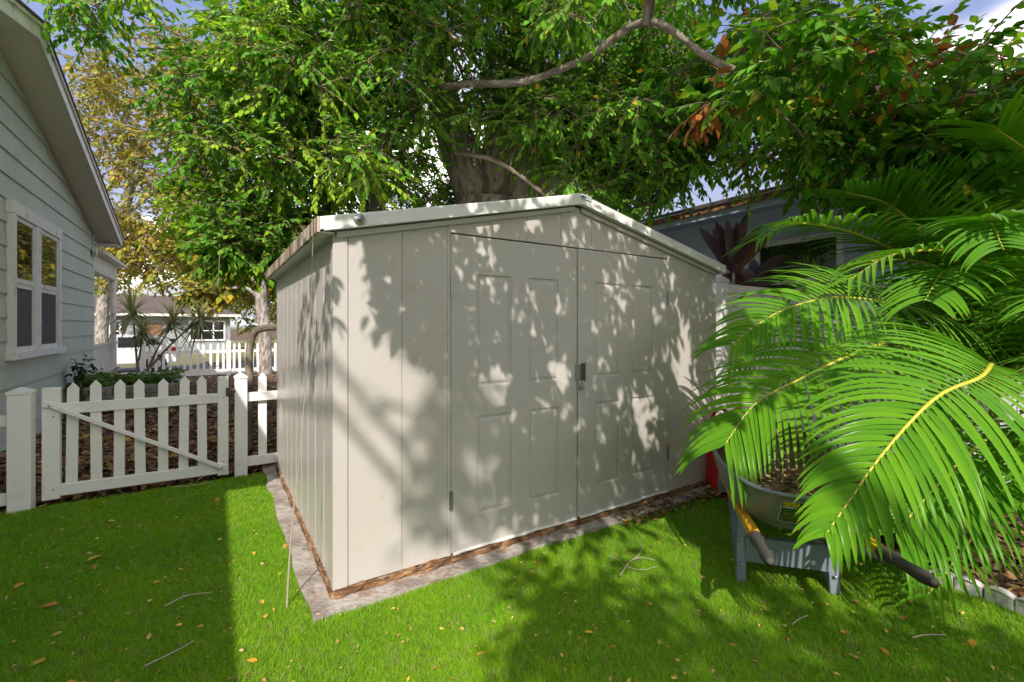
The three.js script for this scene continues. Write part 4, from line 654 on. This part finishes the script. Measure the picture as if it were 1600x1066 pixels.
  fr([[3.4, 2.9, 1.1], [3.3, 2.6, 1.7], [3.0, 2.35, 1.95], [2.75, 2.2, 2.0]], .55, 24, false, { droop: .6 });
  fr([[3.3, 2.9, 1.0], [3.1, 2.5, 1.42], [2.75, 2.25, 1.56], [2.45, 2.1, 1.5]], .45, 24, false, { droop: .9 });
  fr([[3.1, 2.8, .9], [2.9, 2.3, 1.2], [2.62, 1.95, 1.25], [2.3, 1.78, 1.12], [2.0, 1.68, .9]], .5, 24, false, { droop: 1.0 });
  fr([[3.3, 3.3, 1], [3.5, 3.0, 1.5], [3.5, 2.6, 1.7], [3.3, 2.3, 1.6]], .5, 24, false, { droop: .8 });
  fr([[3.1, 3.3, .9], [2.7, 3.4, 1.2], [2.3, 3.4, 1.2], [1.9, 3.35, 1.0]], .5, 24, false, { droop: .8 });
  fr([[3.2, 3.4, 1], [3.0, 3.6, 1.5], [2.6, 3.7, 1.7], [2.2, 3.75, 1.65]], .5, 24, false, { droop: .7 });
  fr([[3.1, 2.9, .4], [2.8, 2.6, .5], [2.4, 2.35, .42], [2.1, 2.2, .28], [1.92, 2.14, .16]], .36, 22, false, { droop: .8, w: .024 });
  fr([[3.2, 2.9, .6], [3.0, 2.5, .75], [2.8, 2.25, .65]], .45, 20, false, { droop: .9 });
  for (let i = 0; i < 12; i++) { const az = -2.6 + i * .33 + .2 * r(), R = .9 + .5 * r(), h = 1.15 + .95 * r(), ca = Math.cos(az), sa = Math.sin(az), a0 = 3.25, d0 = 3.25; fr([[a0, d0, .9], [a0 + ca * R * .25, d0 + sa * R * .25, h], [a0 + ca * R * .6, d0 + sa * R * .6, h + .2], [a0 + ca * R, d0 + sa * R, h + .05 - .2 * r()]], .55, 32, false, { droop: .6 + .3 * r(), w: .038 }); }
  for (const [a, d, h] of [[3.2, 2.3, 1.5], [3.0, 2.0, 1.05], [3.5, 3.6, 2.3], [2.9, 3.5, 1.9], [2.5, 3.3, 1.75]]) fr([[3.2, 3.0, 1], [lerp(3.2, a, .4), lerp(3.0, d, .4), h + .05], [a, d, h + .12], [lerp(3.2, a, 1.6), lerp(3.0, d, 1.6), h - .15]], .5, 24, false, { droop: .8, w: .038 });
  fr([[3.4, 3.1, 1.3], [3.5, 3.0, 2.0], [3.3, 2.9, 2.45], [2.95, 2.8, 2.62]], .7, 38, false, { droop: .35, w: .04 });
  fr([[3.3, 3.3, 1.3], [3.1, 3.35, 1.95], [2.75, 3.35, 2.3], [2.4, 3.3, 2.38]], .6, 36, false, { droop: .4, w: .038 });
  fr([[3.2, 2.9, 1.2], [3.15, 2.75, 1.75], [2.9, 2.6, 2.0], [2.55, 2.5, 2.0]], .55, 34, false, { droop: .6, w: .036 });
  const dead = fr([[3.0, 2.9, 1.0], [2.85, 2.7, 1.16], [2.7, 2.6, 1.1]], .25, 6, false, { droop: 1.2 }); dead.children.forEach(c => { c.material = M.palmDry; }); dead.userData.label = 'yellowed dry frond';
  for (let i = 0; i < 9; i++) { const a = r() * 6.28, q = .12 + .22 * r(), s = V(Math.cos(a) * q, -.05, Math.sin(a) * q); mesh('cane', tube([s, s.clone().multiplyScalar(1.2).add(V(0, .6, 0)), s.clone().multiplyScalar(1.6).add(V(0, 1.05 + .4 * r(), 0))], [.032, .028, .022], 8, 10), M.cane, palm); }
}
// ---------------------------------------------------------------- burgundy ti plant above the fence
{
  const t = thing('ti_plant', G(2.5, 5.2), 'burgundy ti plant with upright dark leaves rising above the white fence', 'plant'), r = rng(601);
  mesh('stem', tube([V(0, -.05, 0), V(.02, 1.0, 0), V(0, 2.02, 0)], [.025, .02, .016], 7, 8), M.barkGray, t); mesh('stem', tube([V(.1, -.05, .05), V(.25, .9, .05), V(.32, 1.88, .05)], [.022, .018, .014], 7, 8), M.barkGray, t);
  const leafAt = (b, az, el, len, w, dr, m) => { const d = V(Math.cos(az) * Math.cos(el), Math.sin(el), Math.sin(az) * Math.cos(el)); const pos = [], ind = [], n = 7; const s = d.clone().cross(V(.54 + (r() - .5) * .9, (r() - .5) * .5, -.84 + (r() - .5) * .5).normalize()).normalize(); for (let i = 0; i <= n; i++) { const q = i / n, p = b.clone().addScaledVector(d, len * q); p.y -= dr * len * q * q; const hw = w / 2 * (q < .25 ? .22 + 2.2 * q : Math.max(0, 1 - ((q - .25) / .75) ** 3) * .78 + .0); for (const k of [-1, 0, 1]) pos.push(p.x + s.x * hw * k, p.y + s.y * hw * k + (k ? .25 * hw : 0), p.z + s.z * hw * k); } for (let i = 0; i < n; i++) for (let k = 0; k < 2; k++) { const a = i * 3 + k, c = a + 3; ind.push(a, a + 1, c, c, a + 1, c + 1); } const g = new THREE.BufferGeometry(); g.setAttribute('position', new THREE.Float32BufferAttribute(pos, 3)); g.setIndex(ind); g.computeVertexNormals(); mesh('leaf', g, M.ti[m], t); };
  for (let i = 0; i < 11; i++) leafAt(V(0, 2.0 + .14 * r(), 0), i * 2.4, .75 + .6 * r(), .55 + .22 * r(), .17, .12, [0, 0, 1, 2, 0, 3, 1, 0, 2, 0, 1][i]);
  for (let i = 0; i < 8; i++) leafAt(V(.32, 1.86 + .12 * r(), .05), i * 2.4 + 1, .3 + .7 * r(), .5 + .2 * r(), .16, .22, [0, 1, 0, 0, 2, 0, 1, 0][i]);
}
// ---------------------------------------------------------------- wheelbarrow
{
  const t = thing('wheelbarrow', G(1.50, 2.55), 'grey steel wheelbarrow with yellow handles under the palm fronds', 'wheelbarrow', null, -.856);
  // tray: lofted rounded sections, local -z points to the wheel
  const ring = (cx, cz, hw, hl, y, yf, n = 44) => { const o = []; for (let i = 0; i < n; i++) { const a = i / n * 6.28318, c = Math.cos(a), s = Math.sin(a), e = .62; const x = cx + hw * Math.sign(c) * Math.abs(c) ** e, z = cz + hl * Math.sign(s) * Math.abs(s) ** (e + .15); o.push(V(x, y + (yf - y) * clamp(.5 - (z - cz) / (2 * hl), 0, 1), z)); } return o; };
  const loft = (rings, closeEnd) => { const n = rings[0].length, pos = [], ind = []; rings.forEach(R => R.forEach(p => pos.push(p.x, p.y, p.z))); for (let k = 0; k < rings.length - 1; k++) for (let i = 0; i < n; i++) { const a = k * n + i, b = k * n + (i + 1) % n, c = a + n, d = b + n; ind.push(a, b, c, c, b, d); } if (closeEnd) { const R = rings[rings.length - 1], c = pos.length / 3, m = V(); R.forEach(p => m.add(p)); m.multiplyScalar(1 / n); pos.push(m.x, m.y, m.z); const s = (rings.length - 1) * n; for (let i = 0; i < n; i++) ind.push(s + i, s + (i + 1) % n, c); } const g = new THREE.BufferGeometry(); g.setAttribute('position', new THREE.Float32BufferAttribute(pos, 3)); g.setIndex(ind); g.computeVertexNormals(); g.setAttribute('uv', new THREE.Float32BufferAttribute(pos.flatMap((v, i) => i % 3 === 0 ? [pos[i] + pos[i + 2] * .3, pos[i + 1]] : []), 2)); return g; };
  const q = { zc: -.22 };
  const outer = [ring(0, -.20, .335, .70, .645, .73), ring(0, -.20, .33, .69, .635, .72), ring(0, -.19, .315, .655, .57, .62), ring(0, -.19, .285, .58, .47, .51), ring(0, -.19, .235, .47, .41, .43), ring(0, -.19, .14, .3, .385, .39)];
  mesh('tray', loft(outer, true), M.traySteel, t);
  mesh('tray_lining', loft([ring(0, -.20, .325, .69, .642, .728), ring(0, -.19, .308, .645, .575, .625), ring(0, -.19, .277, .57, .48, .52), ring(0, -.19, .22, .45, .43, .45)], true), M.trayDirt, t);
  { const rp = ring(0, -.20, .338, .703, .647, .733, 44); rp.push(rp[0]); mesh('rim', tube(rp, [.011], 8, 88), M.traySteel, t); }
  for (const s of [-1, 1]) {
    const h = new THREE.Group(); h.name = 'handle'; t.add(h);
    const a = V(s * .20, .36, -.72), b = V(s * .215, .385, -.1), c = V(s * .245, .455, .54), e = V(s * .264, .50, .86);
    const beam = (p, qq, w) => { const L = p.distanceTo(qq), g = new RoundedBoxGeometry(w, w * .95, L, 2, .006); const m = new THREE.Matrix4().lookAt(qq, p, UP); g.applyMatrix4(m); const k = p.clone().add(qq).multiplyScalar(.5); g.translate(k.x, k.y, k.z); return uvm(g); };
    mesh('beam', join([beam(a, b, .042), beam(b, c, .044)]), M.yellow, h);
    mesh('grip', tube([c.clone().lerp(e, -.02), c.clone().lerp(e, .12), c.clone().lerp(e, .35), c.clone().lerp(e, .9), e], [.031, .031, .023, .022, .024, .026, .018], 12, 20), M.grip, h);
    const leg = new THREE.Group(); leg.name = 'leg'; t.add(leg);
    const ch = (p, qq, w, dd) => { const L = p.distanceTo(qq), g = join([box(-w / 2, w / 2, -dd, -dd + .004, -L / 2, L / 2), box(-w / 2, -w / 2 + .004, -dd, 0, -L / 2, L / 2), box(w / 2 - .004, w / 2, -dd, 0, -L / 2, L / 2)]); g.applyMatrix4(new THREE.Matrix4().lookAt(qq, p, V(0, 0, -1))); const k = p.clone().add(qq).multiplyScalar(.5); g.translate(k.x, k.y, k.z); return g; };
    mesh('rear_strut', ch(V(s * .225, 0, .06), V(s * .215, .40, .02), .05, .022), M.legSteel, leg); mesh('front_strut', ch(V(s * .222, .02, .03), V(s * .20, .36, -.42), .04, .018), M.legSteel, leg);
    mesh('foot', box(s * .225 - .026, s * .225 + .026, .001, .012, 0, .075, .004), M.legSteel, leg);
    for (const y of [.11, .25]) mesh('bolt', new THREE.SphereGeometry(.009, 8, 6).translate(s * .222, y, .086 - .0 * y), M.steel, leg);
  }
  mesh('cross_plate', join([box(-.20, .20, .13, .255, .066, .072), box(-.20, .20, .126, .1305, .04, .072), box(-.20, .20, .2555, .26, .04, .072)]), M.legSteel, t);
  const dm = document.createElement('canvas'); dm.width = dm.height = 64; { const c = dm.getContext('2d'); c.fillStyle = '#e8eaec'; c.fillRect(0, 0, 64, 64); c.strokeStyle = '#30383f'; c.lineWidth = 5; c.strokeRect(14, 14, 36, 36); c.fillStyle = '#30383f'; c.fillRect(27, 27, 10, 10); } const dt = new THREE.CanvasTexture(dm); dt.colorSpace = THREE.SRGBColorSpace;
  mesh('diamond_mark', new THREE.BoxGeometry(.02, .02, .001).rotateZ(Math.PI / 4).translate(.125, .165, .0735), std({ map: dt, roughness: .5 }), t);
  // product label on the rear face of the tray
  const lc = document.createElement('canvas'); lc.width = 256; lc.height = 224; { const c = lc.getContext('2d'); c.fillStyle = '#15170f'; c.fillRect(0, 0, 256, 224); c.fillStyle = '#3d5a1c'; c.fillRect(8, 66, 130, 150); const rr = rng(8); for (let i = 0; i < 240; i++) { c.fillStyle = ['#5f8a22', '#20300f', '#8aa63c', '#6d6f5c'][Math.floor(rr() * 4)]; c.fillRect(8 + rr() * 124, 66 + rr() * 144, 4 + rr() * 14, 2 + rr() * 6); } c.fillStyle = '#e3cf1c'; c.fillRect(14, 12, 112, 34); c.fillStyle = '#15170f'; for (let i = 0; i < 15; i++) { c.fillRect(18 + i * 7.2 + rr() * 3, 14 + rr() * 12, 2.4, 8 + rr() * 20); c.fillRect(16 + i * 7.2, 18 + rr() * 22, 4, 2.4); } c.fillStyle = '#d8dadb'; c.fillRect(12, 54, 100, 10); c.fillStyle = '#c9bd22'; for (let i = 0; i < 9; i++) c.fillRect(142 + i * 11, 60 + rr() * 6, 6, 16 + rr() * 8); c.fillStyle = '#060606'; c.beginPath(); c.arc(188, 150, 52, 0, 7); c.fill(); c.fillStyle = '#6c7176'; c.beginPath(); c.arc(196, 150, 26, 0, 7); c.fill(); c.fillStyle = '#c9ccd0'; for (let i = 0; i < 6; i++) { c.beginPath(); c.arc(196 + 15 * Math.cos(i * 1.05), 150 + 15 * Math.sin(i * 1.05), 5, 0, 7); c.fill(); } c.strokeStyle = '#d9dcdf'; c.lineWidth = 6; c.strokeRect(2, 2, 252, 220); }
  const lt = new THREE.CanvasTexture(lc); lt.colorSpace = THREE.SRGBColorSpace;
  { const g = new THREE.PlaneGeometry(.15, .125, 10, 6), p = g.attributes.position; const sec = outer.slice(1, 5);
    for (let i = 0; i < p.count; i++) { const x = p.getX(i) - .05, y = p.getY(i) + .553; let zb = null; for (let k = 0; k < sec.length - 1; k++) { const zAt = R => { let best = null; for (let m = 0; m < R.length; m++) { const A = R[m], Bq = R[(m + 1) % R.length]; if (A.z > -.19 && Bq.z > -.19 && (A.x - x) * (Bq.x - x) <= 0 && A.x !== Bq.x) { const f = (x - A.x) / (Bq.x - A.x); best = [lerp(A.z, Bq.z, f), lerp(A.y, Bq.y, f)]; } } return best; }; const u = zAt(sec[k]), v = zAt(sec[k + 1]); if (u && v && y <= u[1] + .002 && y >= v[1] - .002) zb = lerp(u[0], v[0], (u[1] - y) / (u[1] - v[1])); } p.setXYZ(i, x, y, (zb ?? .44) + .004); }
    g.computeVertexNormals(); const m = mesh('product_label', g, std({ map: lt, roughness: .35, side: THREE.DoubleSide }), t); m.userData.label = 'black label with yellow lettering and a wheel picture'; }
  const w = new THREE.Group(); w.name = 'wheel'; w.position.set(0, .19, -.92); t.add(w); mesh('tyre', new THREE.TorusGeometry(.14, .05, 12, 32).rotateY(Math.PI / 2), M.tyre, w); mesh('rim', new THREE.CylinderGeometry(.1, .1, .07, 20).rotateZ(Math.PI / 2), M.yellow, w);
  mesh('fork', join([box(-.2, -.17, .17, .36, -.94, -.90), box(.17, .2, .17, .36, -.94, -.90), box(-.19, .19, .18, .2, -.93, -.91)]), M.legSteel, t);
  // dry leaves lying in the tray
  const F = new Foliage(701, [[.6, [.20, .12, .06]], [.4, [.30, .20, .10]]]); for (let i = 0; i < 60; i++) { const a = F.r() * 6.28, k = Math.sqrt(F.r()); F.leaf(V(.2 * k * Math.cos(a), .455 + .015 * F.r(), -.19 + .42 * k * Math.sin(a)), V(F.r() - .5, .1 * (F.r() - .5), F.r() - .5), .07, (F.r() - .5), null); }
  const lf = thing('leaves_in_tray', t.position, 'dry brown leaves lying in the wheelbarrow tray', 'leaves', null, -.856); lf.userData.kind = 'stuff'; F.build(lf, LEAF, M.leafDry, 'dry_leaves');
}
// red container beside the shed corner
{
  const t = thing('red_container', G(1.87, 3.98), 'red plastic container with looped handles between shed corner and wheelbarrow', 'container', null, -.5);
  mesh('body', (() => { const s = new THREE.Shape([[-.13, 0], [.13, 0], [.15, .06], [.14, .40], [.09, .50], [-.09, .50], [-.14, .40], [-.15, .06]].map(p => new THREE.Vector2(...p))); const g = new THREE.ExtrudeGeometry(s, { depth: .12, bevelEnabled: true, bevelSize: .02, bevelThickness: .02, bevelSegments: 3 }); g.translate(0, .02, -.06); return g; })(), M.red, t);
  mesh('rib', box(-.165, .165, .24, .27, -.088, .088, .008), M.red, t);
  for (const s of [-1, 1]) mesh('handle', tube([V(s * .11, .50, 0), V(s * .15, .62, 0), V(s * .10, .71, .02), V(s * .02, .68, .02), V(s * .03, .52, 0)], [.014], 8, 24), M.red, t);
}
// ---------------------------------------------------------------- scalloped edging and palm bed
{
  const t = thing('scalloped_edging', G(2.4, 2.5), 'white scalloped concrete edging along the palm bed', 'edging'), o = t.position, cv = new THREE.CatmullRomCurve3(bedLine.slice(0, 8).map(q => G(q[0], q[1])));
  const n = Math.floor(cv.getLength() / .112), r = rng(801); const bg = (() => { const s = new THREE.Shape(); s.moveTo(-.054, -.03); s.lineTo(.054, -.03); s.lineTo(.054, .07); s.quadraticCurveTo(.03, .092, 0, .094); s.quadraticCurveTo(-.03, .092, -.054, .07); const g = new THREE.ExtrudeGeometry(s, { depth: .036, bevelEnabled: true, bevelSize: .005, bevelThickness: .008, bevelSegments: 2, bevelOffset: -.004 }); const p = g.attributes.position; g.translate(0, 0, -.018); for (let i = 0; i < p.count; i++) p.setZ(i, p.getZ(i) + .014 * Math.cos(p.getX(i) / .054 * 1.5)); g.computeVertexNormals(); return uvm(g); })();
  for (let i = 0; i < n; i++) { const p = cv.getPointAt((i + .5) / n), T = cv.getTangentAt((i + .5) / n), m = mesh('edging_block', bg, M.edging, t); m.position.copy(p).sub(o); m.rotation.set((r() - .5) * .06, Math.atan2(-T.z, T.x) + Math.PI + (r() - .5) * .06, (r() - .5) * .04); }
}
function litter(name, label, seed, n, spot, size, pal, parentPos, lift = .012) {
  const F = new Foliage(seed, pal), g = thing(name, parentPos, label, 'leaves'); g.userData.kind = 'stuff'; let k = 0, guard = 0;
  while (k < n && guard++ < n * 8) { const p = spot(F.r); if (!p) continue; p.y += lift * (.3 + F.r()); F.leaf(p.sub(parentPos), V(F.r() - .5, .25 * (F.r() - .5), F.r() - .5), size * (.6 + .8 * F.r()), (F.r() - .5) * 1.4); k++; }
  F.build(g, LEAF, M.leafDry, 'leaf_litter'); return g;
}
const dryPal = [[.4, [.17, .085, .035]], [.3, [.26, .15, .06]], [.2, [.09, .05, .025]], [.1, [.38, .25, .05]]];
litter('mulch_litter', 'brown leaf litter on the ground beyond the gate', 811, 15000, r => V(-1.95 + r() * 5, 0, -5.15 - r() * r() * 10.4), .085, dryPal, V(0, 0, -8), .03);
litter('bed_litter', 'brown fallen leaves in the palm bed', 821, 3600, r => { const d = .6 + r() * 4, a = bedA(d) + .06 + r() * 2.2, p = G(a, d, 0); return p.z < -2.75 ? null : p; }, .10, dryPal, G(3.2, 2.6), .05);
litter('slab_litter', 'small dry leaves gathered at the right foot of the shed', 831, 260, r => V(SX + 1.9 + r() * 1.6, .03, SZ + .02 + r() * .14 + r() * .1), .05, dryPal, V(3, 0, SZ), .01);
litter('lawn_litter', 'tiny dry leaf fragments scattered over the lawn', 841, 900, r => { const d = 1.3 + r() * 4, a = (r() * 2 - 1) * d * 1.15, p = G(a, d, .014); if (p.x < -1.9 || -p.z > 5 || a > bedA(d) - .03 || (p.x > SX - .1 && -p.z > 2.37)) return null; return p; }, .02, [[.5, [.42, .30, .10]], [.3, [.50, .36, .06]], [.2, [.30, .18, .07]]], V(0, 0, -2.5), .014);
struct('palm_bed', (() => { const s = new THREE.Shape(), w = bedLine.map(q => G(q[0] + .02, q[1])); s.moveTo(w[0].x, -w[0].z); w.slice(1).forEach(p => s.lineTo(p.x, -p.z)); s.lineTo(6, 2.8); s.lineTo(6, -3); const g = new THREE.ShapeGeometry(s); g.rotateX(-Math.PI / 2); g.translate(0, .012, 0); return uvm(g); })(), M.mulch, 'dark mulch bed round the palm');

// ---------------------------------------------------------------- turf blades
{
  const bl = [], rb = rng(901);
  for (let i = 0; i < 9; i++) { const a = rb() * 6.283, L = .019 + .011 * rb(), w = .0021 + .0008 * rb(), lean = .25 + .9 * rb(), d = V(Math.cos(a), 0, Math.sin(a)), s = V(-d.z, 0, d.x), b = V((rb() - .5) * .019, 0, (rb() - .5) * .019), pos = [], ind = []; for (let k = 0; k <= 2; k++) { const t = k / 2, p = b.clone().addScaledVector(d, lean * L * t * t).add(V(0, L * t * (1 - .25 * lean * t), 0)), hw = w / 2 * (1 - t * .85); pos.push(p.x - s.x * hw, p.y, p.z - s.z * hw, p.x + s.x * hw, p.y, p.z + s.z * hw); } for (let k = 0; k < 2; k++) { const q = k * 2; ind.push(q, q + 1, q + 2, q + 2, q + 1, q + 3); } const g = new THREE.BufferGeometry(); g.setAttribute('position', new THREE.Float32BufferAttribute(pos, 3)); g.setIndex(ind); bl.push(g); }
  const tuft = mergeGeometries(bl); tuft.computeVertexNormals();
  const r = rng(902), mats = [], cols = [], m = new THREE.Matrix4(), q = new THREE.Quaternion(), e = new THREE.Euler();
  const ok = (x, z) => { const L = -z; if (L > 5.0 || x < -1.95) return false; if (x > SX - .10 && x < SX + SW + .14 && L > 2.467 - .10) return false; const [a, d] = toPlan(V(x, 0, z)); if (d < .9 || Math.abs(a) > d * 1.35 + .3) return false; return a < bedA(d) - .02; };
  for (let x = -2; x < 5; x += .0125) for (let z = -5; z < .6; z += .0125) { const X = x + (r() - .5) * .016, Z = z + (r() - .5) * .016; if (!ok(X, Z)) continue; const d = Math.hypot(X, Z); if (d > 3.2 && r() < (d - 3.2) * .22) continue; e.set((r() - .5) * .35, r() * 6.283, (r() - .5) * .35); const s = .8 + .5 * r(); m.compose(V(X, .002, Z), q.setFromEuler(e), V(s, s * (.8 + .4 * r()), s)); mats.push(m.clone()); const k = .75 + .5 * r(), y = r() < .1 ? 1 : 0, big = N1((X + 8) / 16, (Z + 8) / 16, 40, 3); const tan = r() < .05; cols.push(tan ? C(.36 * k, .36 * k, .14 * k) : C((.14 + .09 * y + .11 * big) * k, (.37 + .04 * y + .09 * big) * k, (.004 + .012 * y) * k)); }
  const im = shade(new THREE.InstancedMesh(tuft, M.grass, mats.length)); im.name = 'turf_blades'; mats.forEach((a, i) => { im.setMatrixAt(i, a); im.setColorAt(i, cols[i]); }); tag(im, 'short green artificial turf blades over the lawn', 'grass', null, 'stuff'); scene.add(im);
  console.log('tufts', mats.length);
}
// ---------------------------------------------------------------- fallen leaves and twigs on the lawn
{
  const r = rng(1001), mk = [[.55, .27, .02], [.62, .40, .03], [.42, .17, .02], [.50, .34, .10]].map(c => std({ color: C(...c), roughness: .75, side: THREE.DoubleSide }));
  const put = (a, d, size, k, label, grp) => { const m = mesh('fallen_leaf', LEAF, mk[k], scene); tag(m, label, 'leaf', grp); m.scale.setScalar(size * .75); m.position.copy(G(a, d, .026)); m.rotation.set((r() - .5) * .5, r() * 6.28, (r() - .5) * .5); };
  const sh = [[-2.55, 2.86, .11, 0], [-2.5, 2.80, .12, 1], [-2.62, 2.84, .07, 3], [-2.1, 2.2, .09, 0], [-2.28, 2.32, .1, 2], [-2.42, 2.7, .08, 2], [-2.9, 3.3, .07, 3], [-1.9, 3.0, .07, 3], [-1.95, 2.5, .06, 1], [-2.05, 2.1, .06, 3], [-1.5, 3.3, .08, 0], [-2.4, 3.75, .1, 0], [-2.2, 3.85, .1, 3], [-2.3, 3.6, .08, 0], [-3.0, 3.1, .08, 2], [-1.75, 1.8, .06, 0], [-2.65, 2.45, .08, 0], [-1.95, 1.93, .1, 1], [-1.62, 2.05, .05, 3], [-2.8, 2.95, .09, 2]];
  for (const [a, d, s, k] of sh) put(a, d, s, k, 'small dry fallen leaf on the shaded grass between house and gate', 'leaves on the shaded lawn');
  const lit = [[-.31, 2.66, .09, 0], [.16, 2.7, .085, 0], [-.02, 2.78, .07, 1], [-1.06, 1.92, .06, 0], [.45, 2.0, .07, 0], [.33, 2.1, .06, 1], [-.55, 2.5, .06, 0], [-1.45, 2.95, .06, 0], [-1.6, 2.85, .06, 1], [1.5, 2.1, .09, 0], [1.6, 2.0, .07, 2], [1.25, 2.3, .06, 3], [1.05, 2.55, .07, 3], [.7, 2.3, .05, 3], [-.35, 2.25, .05, 1], [-1.28, 2.35, .05, 1], [1.9, 2.2, .08, 2], [1.75, 2.32, .07, 3], [.95, 2.02, .05, 0], [-.15, 1.95, .07, 1], [1.35, 2.75, .06, 3], [.85, 2.85, .05, 0], [-1.18, 2.2, .06, 1], [2.05, 2.05, .08, 0], [1.45, 1.93, .06, 3]];
  for (const [a, d, s, k] of lit) put(a, d, s, k, 'small dry fallen leaf on the open lawn in front of the shed', 'leaves on the open lawn');
  const twig = (list, label, mat = M.dryTwig) => { const o = G(list[0][0][0], list[0][0][1], .03), t = thing('fallen_twig', o, label, 'twig'); list.forEach((pts, i) => mesh(i ? 'side_shoot' : 'stick', tube(pts.map(p => G(p[0], p[1], p[2] ?? .034).sub(o)), i ? [.002, .0014] : [.0032, .002], 6, 8), mat, t)); };
  twig([[[.60, 2.56], [.68, 2.68, .045], [.76, 2.77, .04], [.83, 2.93]], [[.66, 2.66], [.73, 2.62], [.84, 2.66]], [[.70, 2.72], [.77, 2.75, .04], [.85, 2.73]], [[.65, 2.66], [.63, 2.74], [.58, 2.78]]], 'forked bare twig lying on the lawn in front of the right door');
  twig([[[-1.72, 2.28], [-1.66, 2.34, .05], [-1.56, 2.40]], [[-1.68, 2.33], [-1.69, 2.37, .05]]], 'short bare twig on the shaded lawn nearer the gate'); twig([[[-1.50, 1.88], [-1.44, 1.96], [-1.40, 2.03]]], 'straight thin twig at the bottom left of the lawn');
  twig([[[-2.92, 3.98], [-2.8, 4.02, .03], [-2.66, 4.10]]], 'thin twig on the grass near the gate latch'); twig([[[1.30, 2.14], [1.36, 2.185, .03], [1.42, 2.21]]], 'small curved stick on the lawn in front of the wheelbarrow'); twig([[[1.78, 2.05], [1.86, 2.075, .03], [1.95, 2.07]]], 'pale stick on the lawn below the yellow handle grip');
}
renderer.render(scene, camera);
